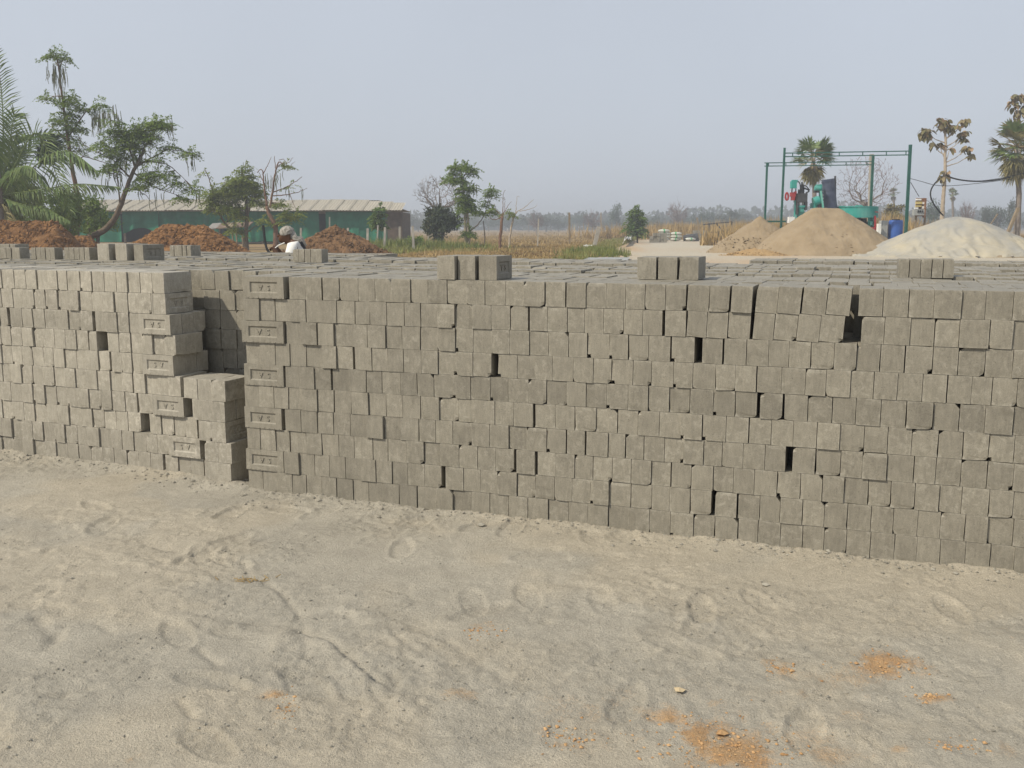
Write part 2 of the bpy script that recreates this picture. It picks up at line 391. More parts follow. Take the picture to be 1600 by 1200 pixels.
def ground_mat():
    m, nt, b = base_mat('dusty_ground', .97)
    tc = N(nt, 'ShaderNodeTexCoord'); v = tc.outputs['Object']
    A = lambda n: N(nt, 'ShaderNodeAttribute', attribute_name=n).outputs['Fac']
    n1 = noise(nt, v, 1.6, 5, .6); n2 = noise(nt, v, 14, 5, .65); n3 = noise(nt, v, 130, 3, .7); n4 = noise(nt, v, 420, 2, .6)
    grey = mixc(nt, mrange(nt, n1, .35, .65), (.375,.346,.286), (.415,.384,.319))
    c = mixc(nt, A('tan'), grey, mixc(nt, mrange(nt, n2, .3, .7), (.420,.374,.294), (.448,.402,.318)))
    c = mixc(nt, mth(nt, 'MULTIPLY', A('loose'), mrange(nt, n3, .42, .62, 0, .38)), c, (.290,.269,.223))
    oc = mixc(nt, mrange(nt, n2, .3, .7), (.40,.215,.085), (.45,.29,.145))
    of = mth(nt, 'ADD', A('orange'), mth(nt, 'ADD', mth(nt, 'MULTIPLY', mth(nt,'SUBTRACT',n2,.5), 1.0), mth(nt, 'MULTIPLY', mth(nt,'SUBTRACT',n3,.5), 1.3)))
    of = mth(nt, 'MULTIPLY', mrange(nt, of, .15, 1.0, 0, .85), mrange(nt, A('orange'), .02, .15), clamp=True)
    c = mixc(nt, of, c, oc)
    fc = mixc(nt, mrange(nt, noise(nt, v, .9, 6, .7), .35, .65), (.18,.125,.055), (.33,.24,.115))
    fc = mixc(nt, mrange(nt, noise(nt, v, .12, 3, .6), .45, .6), fc, (.25,.165,.085))
    c = mixc(nt, A('field'), c, fc)
    c = mixc(nt, 1.0, c, mrange(nt, n3, .28, .72, .76, 1.22), 'MULTIPLY')
    c = mixc(nt, 1.0, c, mrange(nt, n4, .28, .72, .74, 1.24), 'MULTIPLY')
    c = mixc(nt, 1.0, c, mrange(nt, noise(nt, v, 5.5, 6, .7, .5), .3, .7, .88, 1.12), 'MULTIPLY')
    nt.links.new(c, b.inputs['Base Color'])
    hh = mth(nt, 'ADD', mth(nt, 'MULTIPLY', n3, .7), mth(nt, 'ADD', mth(nt, 'MULTIPLY', n4, .35), mth(nt, 'MULTIPLY', n2, .8)))
    bump(nt, b, hh, .9, .014)
    return m
M['ground'] = ground_mat(); gm.materials.append(M['ground'])
ground = link('ground', gm, None, 'structure'); ground['label'] = 'dusty grey and tan ground with footprints and orange soil patches'
_hg = h.reshape(nyg, nxg)
def gz(x, y):
    i = np.clip(np.searchsorted(gx, x)-1, 0, nxg-2); j = np.clip(np.searchsorted(gy, y)-1, 0, nyg-2)
    fx = (x-gx[i])/(gx[i+1]-gx[i]); fy = (y-gy[j])/(gy[j+1]-gy[j])
    return (_hg[j,i]*(1-fx)+_hg[j,i+1]*fx)*(1-fy) + (_hg[j+1,i]*(1-fx)+_hg[j+1,i+1]*fx)*fy

# ------------------------------------------------------------------ bricks
BW, BL, BH = .0990, .236, .120            # brick on edge: width along the wall, length into the stack, course height
def brick_mesh(seed, jit=.0010, chips=2, dims=(BW, BL, BH), mt=None, depth=.02):
    r = random.Random(seed); bm = bmesh.new()
    bmesh.ops.create_cube(bm, size=1.0)
    bmesh.ops.subdivide_edges(bm, edges=bm.edges[:], cuts=2, use_grid_fill=True)
    w, l, hh = dims[0]-.0016, dims[1]-.003, dims[2]-.0009
    cor = []
    for v in bm.verts:
        s = Vector([int(round(c*2)) if abs(abs(c)-.5) < .01 else 0 for c in v.co])
        v.co = Vector([s[i]*dd/2 if s[i] else math.copysign(dd/2-ee*r.uniform(.8,1.3), v.co[i]) for i, (dd, ee) in enumerate(((w,.016),(l,.05),(hh,.018)))])
        v.co.z += dims[2]/2
        k = sum(abs(c) for c in s)
        if k >= 2: v.co -= Vector((s.x, s.y, s.z*.5))*r.uniform(0, jit)
        if k == 2 and r.random() < .06: v.co -= Vector(s)*r.uniform(.001, .003)
        if k == 3: cor.append((v, s))
    for v, s in r.sample(cor, chips):
        v.co -= Vector((s.x*r.uniform(.2,1)*depth, s.y*r.uniform(.1,.8)*depth, s.z*r.uniform(.2,1)*depth))
    me = bpy.data.meshes.new('brick'); bm.to_mesh(me); bm.free()
    ev = np.array([[abs(abs(v.co.x)-w/2) < .0075, abs(abs(v.co.y)-l/2) < .02, abs(abs(v.co.z-dims[2]/2)-hh/2) < .0075] for v in me.vertices]).sum(1) >= 2
    at = me.attributes.new('edge', 'FLOAT', 'POINT'); at.data.foreach_set('value', ev.astype(np.float32))
    if mt: me.materials.append(mt)
    return me
def variants(mt):
    return [brick_mesh(k, mt=mt, chips=(0,0,1,1,1,2,0,2)[k % 8], depth=(.003,.010,.006,.016,.008,.026,.005,.012)[k % 8]) for k in range(16)]
BV = variants(M['brick']); BVD = variants(M['brick_dusty'])
def frog_mesh(mt, seed):
    """brick with the moulded hollow (frog) on its -y face; length along x"""
    r = random.Random(seed)
    X, Y, Z = (BL-.003)/2, (BW-.001)/2, BH-.001
    fx, z0, z1, d = .080, .030, .090, .0075
    b = .010
    j = lambda: r.uniform(-.0012, .0012)
    o = [(-X+j(),-Y,0+abs(j())),(X+j(),-Y,0+abs(j())),(X+j(),-Y,Z-abs(j())),(-X+j(),-Y,Z-abs(j()))]
    i1 = [(-fx,-Y,z0),(fx,-Y,z0),(fx,-Y,z1),(-fx,-Y,z1)]
    i2 = [(-fx+b*.6,-Y+d,z0+b*.6),(fx-b*.6,-Y+d,z0+b*.6),(fx-b*.6,-Y+d,z1-b*.6),(-fx+b*.6,-Y+d,z1-b*.6)]
    bk = [(-X,Y,0),(X,Y,0),(X,Y,Z),(-X,Y,Z)]
    v = o+i1+i2+bk; f = []
    for a in range(4):
        k = (a+1) % 4
        f += [(a,k,4+k,4+a),(4+a,4+k,8+k,8+a),(k,a,12+a,12+k)]
    f += [(8,9,10,11),(15,14,13,12)]
    m = MB(); m.add(v, f)
    for k in range(7):                        # little casting lumps at the lower lip
        x = -X+.02+k*.032; m.box((x+j()*4, -Y-.0008, .0045), (.014+j()*3, .002, .006))
    return m.mesh('frog_brick', mt)
FV = [frog_mesh(M['brick'], 3), frog_mesh(M['brick'], 4)]; FVD = [frog_mesh(M['brick_dusty'], 5), frog_mesh(M['brick_dusty'], 6)]
def letters_mesh(text, mt, size=.044, flip=True):
    cu = bpy.data.curves.new('lettering', 'FONT'); cu.body = text; cu.size = size; cu.extrude = .0022
    cu.align_x = 'CENTER'; cu.align_y = 'CENTER'; cu.space_character = 1.35; cu.resolution_u = 3
    o = bpy.data.objects.new('lettering', cu); COL.objects.link(o)
    dg = bpy.context.evaluated_depsgraph_get(); me = bpy.data.meshes.new_from_object(o.evaluated_get(dg))
    bpy.data.objects.remove(o); bpy.data.curves.remove(cu)
    T = Matrix.Translation((0, -BW/2+.0062, .060)) @ (Matrix.Rotation(pi, 4, 'Y') if flip else Matrix()) @ Matrix.Rotation(pi/2, 4, 'X')
    me.transform(T); me.name = 'lettering'
    me.materials.clear(); me.materials.append(mt)
    return me
LV = [letters_mesh('S A', M['brick']), letters_mesh('S A', M['brick'], .040)]
LVD = [letters_mesh('S A', M['brick_dusty']), letters_mesh('S V', M['brick_dusty'], .042, False)]

class Frame:
    def __init__(s, o, ang): s.o = np.array(o, float); s.a = ang; s.u = np.array([cos(ang), sin(ang), 0]); s.n = np.array([-sin(ang), cos(ang), 0])
    def w(s, x, y, z): return s.o + s.u*x + s.n*y + np.array([0,0,z])
    def tpx(s, px, z, n=0.0): return bis(lambda t: proj(s.w(t, n, z))[0]-px, -6.0, 6.0)
THETA = -math.atan2(A0[1]-B0[1], B0[0]-A0[0])
FR = Frame(A0, THETA)
def put(me, parent, x, y, z, rz=0.0, sx=1.0, name='brick', jr=.006, jy=0.0, tilt=0.0):
    o = link(name, me, parent)
    o.location = (x, y+jy, z); o.rotation_euler = (random.gauss(0,.002), tilt*cos(rz), rz+random.gauss(0, jr)); o.scale = (sx, 1, 1)
    return o
def frogbrick(parent, x, y, z, rz=0.0, dusty=False, k=0):
    o = put((FVD if dusty else FV)[k % 2], parent, x, y, z, rz, jr=.008)
    l = link('lettering', (LVD if dusty else LV)[k % 2], o)
    return o

def fill(x0, x1, W=BW):
    n = max(1, int(round((x1-x0)/W))); w = (x1-x0)/n
    e = x0 + w*np.arange(n+1); e[1:-1] += RNG.normal(0, .0035, n-1)
    return list(zip(e[:-1], e[1:]))
BAND_R = {1:.97, 2:1.02, 3:1.04, 4:.98, 5:1.07, 6:.89, 7:1.04, 8:.98, 9:1.0, 10:.97}
BAND_L = {1:.87, 2:.93, 3:1.06, 4:.97, 5:1.10, 6:1.10, 7:1.08, 8:.94, 9:1.0, 10:1.10}
class Batch:
    def __init__(s, seed): s.r = random.Random(seed); s.k = 0; s.f = 1.0
    def __call__(s, band):
        if s.k <= 0: s.k = s.r.randint(2, 9); s.f = s.r.gauss(0, .035)
        s.k -= 1; return max(.72, band + s.f + s.r.gauss(0, .018))
BT = Batch(3)
def shade(o, f): o.color = (f, f*1.0, f*.995, 1); return o
def bulk(items, name, parent, mt, kind='stuff'):
    """many plain bricks joined: items = (x, y, z, width, length)"""
    a = np.array(items, float); k = len(a)
    if k == 0: return None
    q = np.array([(-1,-1,0),(1,-1,0),(1,1,0),(-1,1,0),(-1,-1,1),(1,-1,1),(1,1,1),(-1,1,1)], float)
    hs = np.stack([a[:,3]/2-.0012, a[:,4]/2-.001, np.full(k, BH-.001)], 1)
    v = a[:,None,:3] + q[None]*hs[:,None,:] + RNG.normal(0, .0009, (k,8,3))
    f0 = np.array([(0,3,2,1),(4,5,6,7),(0,1,5,4),(1,2,6,5),(2,3,7,6),(3,0,4,7)])
    f = (f0[None]+8*np.arange(k)[:,None,None]).reshape(-1,4)
    m = MB(); m.add(v.reshape(-1,3), f, np.repeat(RNG.random(k), 6))
    o = m.build(name, mt, parent, kind=kind); at = o.data.attributes.new('shade', 'FLOAT', 'FACE')
    at.data.foreach_set('value', np.repeat([(BAND_R[int(round(z/BH))+1] if 0 <= int(round(z/BH)) < 10 else 1)-1+RNG.normal(0,.05) for z in a[:,2]], 6).astype(np.float32))
    return o

# right-hand front stack -------------------------------------------------------
# per course from the ground: left end, header?, gaps (centre px, width px)
RC = {1: (388, 0, [(652,1),(1153,1.5),(795,1)]),
      2: (385, 444, [(693,7),(1114,6),(1152,2.5)]),
      3: (386, 0, [(453,2),(805,4),(838,4),(1048,1.5)]),
      4: (383, 441, [(445,3),(885,1.5),(915,2.5),(977,1),(1233,11)]),
      5: (382, 0, [(522,1.5),(834,3),(1170,1)]),
      6: (382, 444, [(518,1.5),(1185,4.5),(1224,3)]),
      7: (384, 0, [(553,3),(773,9),(1480,1)]),
      8: (380, 445, [(497,2),(1048,2),(1091,12),(1130,2.5),(1414,1.5)]),
      9: (383, 0, [(826,3),(1037,4),(1173,4),(1331,29)]),
      10:(382, 446, [(449,4),(503,2),(884,2),(1139,3),(1175,3),(1248,2),(1333,17)])}
stack = thing('brick_stack', 'long dry stack of grey blocks, nearest and right of the stepped gap', 'brick stack', A0, THETA)
parts, rest = [], []
for c in range(1, 11):
    z = (c-1)*BH; zm = z + BH/2
    left, head, gaps = RC[c]
    x = FR.tpx(left, zm); out = FR.tpx(1600, zm) + .06
    bounds = []
    if head:
        hx = FR.tpx(head, zm)
        hb = frogbrick(stack, (x+max(hx,x+BL))/2, BW/2-(.014 if c in (8,10) else .005), z, k=c//2)
        hb.scale = ((max(hx, x+BL)-x)/BL, 1, 1)
        rest += [(x+BL/2, BW*1.5+.002, z, BL, BW), (x+BL/2, BW*2.5+.01, z, BL, BW), (x+BL/2, BW*3.5+.02, z, BL, BW)]
        xs = max(hx, x+BL) + .006
    else: xs = x
    cur = xs
    for g, gwid in sorted(gaps):
        a, b = FR.tpx(g-gwid/2, zm), FR.tpx(g+gwid/2, zm)
        if a - cur > .05: bounds.append((cur, a))
        cur = max(cur, b)
    bounds.append((cur, out))
    for s0, s1 in bounds:
        for e0, e1 in fill(s0, s1):
            parts.append((proj(FR.w((e0+e1)/2, 0, zm))[0], (e0+e1)/2, z, e1-e0, c))
    # outside the frame to the right, and the second row behind
    for e0, e1 in fill(out+.002, out+1.2): rest.append(((e0+e1)/2, BL/2, z, e1-e0, BL))
    for e0, e1 in fill(xs+.02, out+1.2):
        if c >= 9 and abs((e0+e1)/2 - FR.tpx(1331, zm)) < .16: continue
        if c < 10: rest.append(((e0+e1)/2, BL*1.5+.006, z, e1-e0, BL))
# largest in the photograph (right-hand end is nearest) become parts of their own
parts.sort(key=lambda q: -q[0] - (1500 if q[4] in (10,) else 0))
NP = 294
for px, xm, z, w, c in parts[:NP]:
    lean = 0.0
    if c >= 9 and 1180 < px < 1325: lean = .055
    elif c >= 9 and 1060 < px <= 1180: lean = .03
    shade(put(random.choice(BV), stack, xm + (lean*.06*(1 if c==9 else 3) if lean else 0), BL/2, z, random.choice((0, pi)), w/BW, jr=.004, jy=random.gauss(-.001, .0032), tilt=lean+random.gauss(0,.003)), BT(BAND_R[c]))
rest += [(q[1], BL/2+random.gauss(-.001,.004), q[2], q[3]-.0008, BL) for q in parts[NP:]]
for e0, e1 in fill(FR.tpx(446, 1.15), FR.tpx(1600, 1.15)+.5):   # second row of the top course
    if abs((e0+e1)/2 - FR.tpx(1331, 1.15)) > .07: rest.append(((e0+e1)/2, BL*1.5+.010+random.gauss(0,.006), 9*BH+random.choice((0,0,.003)), e1-e0, BL))
rest.append((FR.tpx(1333,1.15)+.02, BL*1.5+.03, 9*BH, BW, BL)); rest.append((FR.tpx(1338,1.0)+.03, BL*1.5+.02, 8*BH, BW, BL))
bulk(rest, 'inner_bricks', stack, M['brick'])

# left-hand front stack --------------------------------------------------------
LO = G(318, 748); LA = THETA - R(2.6)
FL = Frame(LO, LA)
lstack = thing('brick_stack', 'pale dusty dry stack of grey blocks left of the gap, stepped at its end', 'brick stack', LO, LA)
LC = {1:(318,0,[(257,3)]), 2:(315,257,[]), 3:(308,0,[(225,11),(233,1)]), 4:(289,231,[(215,2)]), 5:(283,0,[(208,2)]),
      6:(273,220,[(173,3)]), 7:(275,0,[(139,2)]), 8:(268,221,[(161,15)]), 9:(258,0,[(238,1.5)]), 10:(255,0,[(57,2),(104,1.5),(143,2)])}
LC[8][2].append((14,3)); LC[7][2].append((160,16)); LC[8] = (268,221,[(147,5),(14,4)])
lrest = []
for c in range(1, 11):
    z = (c-1)*BH; zm = z+BH/2
    end, head, gaps = LC[c]
    xe = FL.tpx(end, zm); lo = FL.tpx(0, zm)-.08
    if head:
        for q in range(3):
            if q == 0: frogbrick(lstack, xe-BL/2, BW/2-.012, z, dusty=True, k=c//2)
            else: put(random.choice(BVD), lstack, xe-BL/2-random.uniform(0,.004), BW*(q+.5)-.008+q*.003, z, pi/2, jr=.012)
        xe -= BL+.004
    elif c == 9:
        frogbrick(lstack, xe-BW/2, BL/2, z, pi/2, dusty=True, k=0)
        xe -= BW+.003
    cur, segs = lo, []
    for g, gw in sorted(gaps):
        a, b = FL.tpx(g-gw/2, zm), FL.tpx(g+gw/2, zm)
        if a-cur > .05: segs.append((cur, a))
        cur = max(cur, b)
    segs.append((cur, xe))
    for s0, s1 in segs:
        for e0, e1 in fill(s0, s1, .0935):
            ob_ = put(random.choice(BVD), lstack, (e0+e1)/2, BL/2, z, random.choice((0,pi)), (e1-e0)/BW*random.choice((.985,.97,.955)), jr=.005, jy=random.gauss(0,.004), tilt=random.gauss(0,.003) - (.03 if c > 5 and e1 < FL.tpx(70, zm) else 0)); shade(ob_, BT(BAND_L[c]))
    for e0, e1 in fill(lo-1.3, lo-.004): lrest.append(((e0+e1)/2, BL/2, z, e1-e0, BL))
    for e0, e1 in fill(lo-1.3, FL.tpx(195, zm)):
        if c < 10: lrest.append(((e0+e1)/2, BL*1.5+.006, z, e1-e0, BL))
bulk(lrest, 'inner_bricks', lstack, M['brick_dusty'])
for e0, e1 in fill(FL.tpx(0, 1.15)-.7, FL.tpx(205, 1.15)):
    put(random.choice(BVD), lstack, (e0+e1)/2, BL*1.5+.008, 9*BH+random.choice((0,0,.002)), 0, (e1-e0)/BW, jy=random.gauss(0,.006))

# short stepped stack in the gap ----------------------------------------------
SO = G(362, 757); FS = Frame(SO, LA - R(1.0))
sst = thing('brick_stack', 'short stack of grey blocks, five high, standing in the gap', 'brick stack', SO, FS.a)
SX = {1:(319,362), 2:(319,361), 3:(310,352), 4:(292,351), 5:(286,352)}
for c, (p0, p1) in SX.items():
    z = (c-1)*BH; zm = z+BH/2; x0, x1 = FS.tpx(p0, zm), FS.tpx(p1, zm)
    if c == 4:
        for q in range(2): put(random.choice(BVD), sst, x1-BL/2, BW*(q+.5)+q*.004, z, pi/2, jr=.01)
        put(random.choice(BVD), sst, x1-BL/2, BW*2.5+.01, z, pi/2, jr=.01)
        continue
    n = 3 if c == 5 else 2
    w = min((x1-x0)/n, BW*1.04)
    for q in range(n):
        xm = x1 - w*(n-q-.5)
        if c == 3 and q == n-1: frogbrick(sst, xm, BL/2, z, pi/2, dusty=True, k=0)
        else: put(random.choice(BVD), sst, xm, BL/2, z, 0, w/BW, jr=.008, jy=random.gauss(0,.004))

# the stacks behind, whose tops make the grey field ---------------------------------
def back_stack(n0, rows, t0, t1, dz, label, missing=.012, front=True):
    o = FR.w(0, n0, 0); fr = Frame(o, THETA)
    s = thing('brick_stack', label, 'brick stack', (o[0], o[1], dz), THETA)
    rest = []
    for r in range(rows):
        y = BL*(r+.5)+r*.006
        zz = random.uniform(-.004, .004)
        cells = fill(t0, t1)
        for e0, e1 in cells:
            if e1-e0 < .03: continue
            xm = (e0+e1)/2; pxm = proj(fr.w(xm, y, 1.2))[0]
            if random.random() < missing: continue
            if -40 < pxm < 1640:
                ob_ = put(random.choice(BV), s, xm, y, 9*BH + zz + random.gauss(0, .0022), 0, (e1-e0)/BW*.992, jr=.012, jy=random.gauss(0,.008), tilt=random.gauss(0,.008)); shade(ob_, BT(1.0))
            else: rest.append((xm, y, 9*BH+zz, e1-e0, BL))
    for c in range(1, 10):
        for r in range(rows):
            off = random.uniform(0, BW)
            for e0, e1 in fill(t0+off*.3, t1-off*.3): rest.append(((e0+e1)/2, BL*(r+.5)+r*.006, (c-1)*BH, e1-e0, BL))
    if front:                                              # face seen in the gap: bricks of their own
        g0, g1 = fr.tpx(298, .9), fr.tpx(392, .9)
        rest = [q for q in rest if not (q[1] < BL and g0 < q[0] < g1 and q[2] < 9*BH-.01)]
        for c in range(1, 10):
            for e0, e1 in fill(g0, g1): put(random.choice(BV), s, (e0+e1)/2, BL/2, (c-1)*BH, 0, (e1-e0)/BW, jr=.01, jy=random.gauss(0,.006))
    bulk(rest, 'inner_bricks', s, M['brick'])
    return s
back_stack(.50, 2, -3.6, 4.9, .000, 'second row of stacked grey blocks, its face seen through the gap')
back_stack(1.03, 2, -4.2, 5.0, .010, 'third row of stacked grey blocks behind the front stacks', front=False)
back_stack(1.56, 2, -4.6, 1.9, -.006, 'fourth row of stacked grey blocks, under the man', front=False)
back_stack(1.57, 2, 2.0, 5.6, .022, 'raised back row of grey blocks before the tarpaulin heap', front=False)
back_stack(2.09, 2, -5.0, 5.6, .012, 'fifth row of stacked grey blocks, near the back', front=False)
back_stack(2.62, 3, -5.6, 1.6, .000, 'rearmost wide row of grey blocks on the soil heap side', front=False)
back_stack(2.62, 2, 2.4, 6.0, .030, 'rearmost row of grey blocks on the sand heap side', front=False)
back_stack(3.38, 2, -6.2, -1.0, .012, 'short farthest row of grey blocks, beside the man', front=False)

# loose bricks standing on the stacks ------------------------------------------------
TOP = 10*BH
def loose(label, group, p0, p1, ytop, ybase, ps=None, z=TOP, rot=0.0, frog=False, dusty=False, mt=None, depth=None, seed=0):
    """one block from its outline: front face px p0..p1, side face to ps"""
    if isinstance(ybase, tuple): b0 = np.array(ybase)
    else: b0 = G(p0, ybase, z)
    b0 = np.array([b0[0], b0[1], 0.0]); fr = Frame(b0, THETA+rot)
    w = fr.tpx(p1, z+.05)-fr.tpx(p0, z+.05)
    hh = bis(lambda q: -(proj(fr.w(w/2, 0, z+q))[1]-ytop), 0.02, .4)
    if depth is None: depth = bis(lambda q: proj(fr.w(w, q, z+.05))[0]-ps, .02, .6) if ps else BL
    depth = min(max(depth, .09), .30)
    if frog:
        me = (FVD if dusty else FV)[0]
        o = tag(link('brick', me), label, 'brick', group)
        c = fr.w(w/2, depth/2, 0); o.location = (c[0], c[1], z+.001); o.rotation_euler = (0,0,THETA+rot+pi/2)
        o.scale = (depth/BL, w/BW, hh/BH)
        link('lettering', (LVD if dusty else LV)[0], o)
    else:
        me = brick_mesh(900+seed, dims=(w, depth, hh), chips=1, depth=.006, mt=mt or M['brick'])
        o = tag(link('brick', me), label, 'brick', group)
        c = fr.w(w/2, depth/2, 0); o.location = (c[0], c[1], z+.001); o.rotation_euler = (0,0,THETA+rot+random.gauss(0,.01))
    return b0, fr, w, hh, depth
def five(px0, px1, ps, ytop, ybase, where, group, rot=0.0, n=5, seed=0):
    st = (px1-px0)/n; b0 = None
    words = ('leftmost', 'second from the left', 'middle', 'second from the right', 'rightmost')
    fr = None; b0 = G(px0, ybase, TOP); b0[2] = 0; fr = Frame(b0, THETA+rot)
    depth = bis(lambda q: proj(fr.w(fr.tpx(px1, TOP+.05), q, TOP+.05))[0]-ps, .02, .6) if ps else .13
    for k in range(n):
        t = fr.tpx(px0+st*k, TOP+.05)
        loose(f'{words[k]} block of five set tight {where}', group, px0+st*k+.25, px0+st*(k+1)-.25, ytop, tuple(fr.w(t, random.gauss(0,.003), 0)), None, rot=rot, depth=depth, seed=seed+k)
g = 'blocks set tight in fives on the stacks'
five(-18, 24, 47, 381.5, 400, 'at the far left, behind the others', g, seed=10)
five(-5, 33, 49, 387, 406.5, 'at the left edge of the picture', g, seed=20)
five(49, 86, 100, 387, 407.5, 'second group along the left row', g, seed=30)
five(100, 140, 152, 387, 408, 'beside the three spaced blocks', g, seed=40)
five(265, 298, 314, 383.5, 400.5, 'behind the lettered block at the left', g, seed=50)
five(457, 504, 515, 389.5, 410, 'in front of the man', g, seed=60)
five(1403, 1492, None, 405, 434, 'in front of the tarpaulin heap', g, rot=.03, seed=70)
g = 'blocks standing spaced in threes on the stacks'
loose('left block of the spaced three at the left of the stacks', g, 153, 171, 381, 409, 181+30, dusty=True, mt=M['brick_dusty'], depth=.235, seed=1)
loose('middle block of the spaced three at the left of the stacks', g, 181, 199, 381, 409.2, None, mt=M['brick_dusty'], depth=.235, seed=2)
loose('lettered right block of the spaced three at the left', g, 210, 224.5, 382, 409.4, None, frog=True, depth=.236, seed=3)
loose('left block of the spaced three before the dry field', g, 683, 711, 400, 437, None, depth=.235, seed=4)
loose('middle block of the spaced three before the dry field', g, 715, 742, 400, 437.2, None, depth=.235, seed=5)
loose('lettered right block of the spaced three before the dry field', g, 748, 776, 400, 437.6, 800, frog=True, depth=.22, seed=6)
loose('left block of the close three before the earth road', g, 995, 1025, 402, 436.6, None, depth=.22, seed=7)
loose('middle block of the close three before the earth road', g, 1027, 1057, 402, 437, None, depth=.22, seed=8)
loose('right block of the close three before the earth road', g, 1060, 1091, 402, 437.4, None, depth=.22, seed=9)

# crumbs and lumps at the foot of the stacks and on the ground -----------------------
def stone_geo(m, c, r, rr, zf=.6):
    k = np.array([(0,0,1),(0,0,-1),(1,0,0),(-1,0,0),(0,1,0),(0,-1,0),(.7,.7,.3),(-.7,.6,-.2),(.6,-.7,.2),(-.6,-.7,.3)], float)
    f = [(0,2,6),(0,6,4),(0,4,7),(0,7,3),(0,3,9),(0,9,5),(0,5,8),(0,8,2),(1,6,2),(1,4,6),(1,7,4),(1,3,7),(1,9,3),(1,5,9),(1,8,5),(1,2,8)]
    v = k*np.array([1, .85, zf])*r*rr.uniform(.7, 1.3, (10,1))
    if zf > .9:
        q = rr.normal(0,1,(3,3)); q, _r = np.linalg.qr(q); v = v @ q
    a = rr.uniform(0, 2*pi); v = v @ np.array([(cos(a),-sin(a),0),(sin(a),cos(a),0),(0,0,1)]).T
    m.add(v+np.array(c), f, rr.random())
rr = np.random.default_rng(8); m = MB()
for k in range(900):
    t = rr.uniform(-2.4, 4.0); nn = -abs(rr.normal(0, .085)) + (.09+.05*max(0,-t-.3) if t < -.3 else 0)
    if -.15 < t < 0: nn = rr.uniform(-.1, .5)
    p = A0+U0*t+N0*nn; r = abs(rr.normal(.0015, .0038))+.002
    stone_geo(m, (p[0], p[1], gz(p[0],p[1])+r*.25), r, rr)
for k in range(9000):
    x, y = rr.uniform(-2.9, 3), rr.uniform(2.3, 5.4)
    if rr.random() > .10 + 1.1*float(sstep(.45,.62,fbm(np.array([x*1.7+9]), np.array([y*1.7]), o=3, s=21))[0]): continue
    r = abs(rr.normal(.0012, .0018))+.0014
    stone_geo(m, (x, y, gz(x,y)+r*.3), r, rr)
o = m.build('gravel', M['rubble'], kind='stuff'); o['label'] = 'fine grey crumbs and grit scattered on the ground'
M['orange_clod'] = pmat('orange_soil_crumb', (.35,.195,.085), (.44,.29,.15), 25)
m = MB()
for px, py, sx, sy, n in ((1110,1158,85,34,150),(1200,1180,60,20,60),(1380,1040,58,18,80),(450,1103,14,18,40),(880,1150,34,18,60),(1215,1042,20,12,30),(1455,1090,24,5,30),(1500,1165,34,9,40),(755,985,30,10,40)):
    for k in range(n):
        p = G(px+rr.normal(0,sx*.7), min(1199, py+rr.normal(0,sy*.7))); r = abs(rr.normal(.0010,.0028))+.0015
        stone_geo(m, (p[0], p[1], gz(p[0],p[1])+r*.25), r, rr)
o = m.build('soil_crumbs', M['orange_clod'], kind='stuff'); o['label'] = 'orange soil crumbs spilled on the grey sand'
M['tan_stone'] = pmat('tan_stone', (.36,.28,.17), (.45,.37,.24), 15)
for px, py, r, lab, mt in ((370,746,.028,'pale broken lump at the mouth of the gap', 'rubble'), (752,820,.022,'grey rubble lump before the stack foot, below a dark gap','rubble'),
    (687,798,.018,'small grey chip against the foot of the stack', 'rubble'), (704,806,.016,'grey chip lying just off the stack foot','rubble'), (1061,1083,.019,'small yellowish stone on the sand, nearest the orange streak','tan_stone'),
    (1127,1150,.02,'small orange clod on the orange soil streak','orange_clod'), (1197,914,.017,'grey pebble alone on the sand before the stack','rubble'), (288,749,.013,'pale crumb by the stepped stack foot', 'rubble')):
    p = G(px, py); m = MB(); stone_geo(m, (0,0,r*.35), r, rr); o = tag(m.build('stone', M[mt]), lab, 'stone'); o.location = (p[0], p[1], gz(p[0],p[1]))

# ------------------------------------------------------------------ shed
M['sheet'] = pmat('cement_sheet', (.325,.298,.243), (.39,.36,.30), 7.0, .9, .3, 30, .004, .05)
M['net'] = pmat('green_shade_net', (.012,.105,.062), (.02,.16,.098), 1.6, .85, .35, 140, .006, .10)
M['mudwall'] = pmat('brown_wall', (.075,.055,.042), (.13,.10,.075), 3.0, .95, .5, 22, .02)
M['dark'] = pmat('painted_inner_shade', (.012,.012,.012), (.03,.028,.025), 2)  # near-black colour standing in for the shade inside the shed
M['wood'] = pmat('weathered_wood', (.17,.13,.085), (.28,.225,.155), 5, .9, .4, 40, .006)
M['concrete'] = pmat('pale_concrete', (.30,.28,.24), (.42,.39,.34), 4, .9, .3, 30, .004)
M['bluecloth'] = pmat('blue_cloth', (.05,.09,.17), (.10,.16,.26), 4)
SY = 85.0
sx0, sx1 = P(96,330,SY)[0], P(628,330,SY)[0]
zE, zR = P(400,329.5,SY)[2], 0.0
RD = 4.2; zR = HC + (P(400,312,SY+RD)[2]-HC)
shed = thing('shed', 'long low shed with pale corrugated roof and green net walls', 'shed', ((sx0+sx1)/2, SY, 0))
SW = np.array([(sx0+sx1)/2, SY, 0])
def roof_sheet(x0, x1, y0, z0, y1, z1, waves=5, sag=0):
    m = MB(); nx = waves*4+1
    xs = np.linspace(x0, x1, nx); w = .032*np.cos(np.linspace(0, waves*2*pi, nx))
    rows = []
    for t in (0, .5, 1): rows.append(np.stack([xs, np.full(nx, y0+(y1-y0)*t), z0+(z1-z0)*t + w - sag*4*t*(1-t)], 1))
    f = [(i+r*nx, i+1+r*nx, i+1+(r+1)*nx, i+(r+1)*nx) for r in range(2) for i in range(nx-1)]
    m.add(np.concatenate(rows), f); return m
nS = 26; wS = (sx1-sx0)/nS
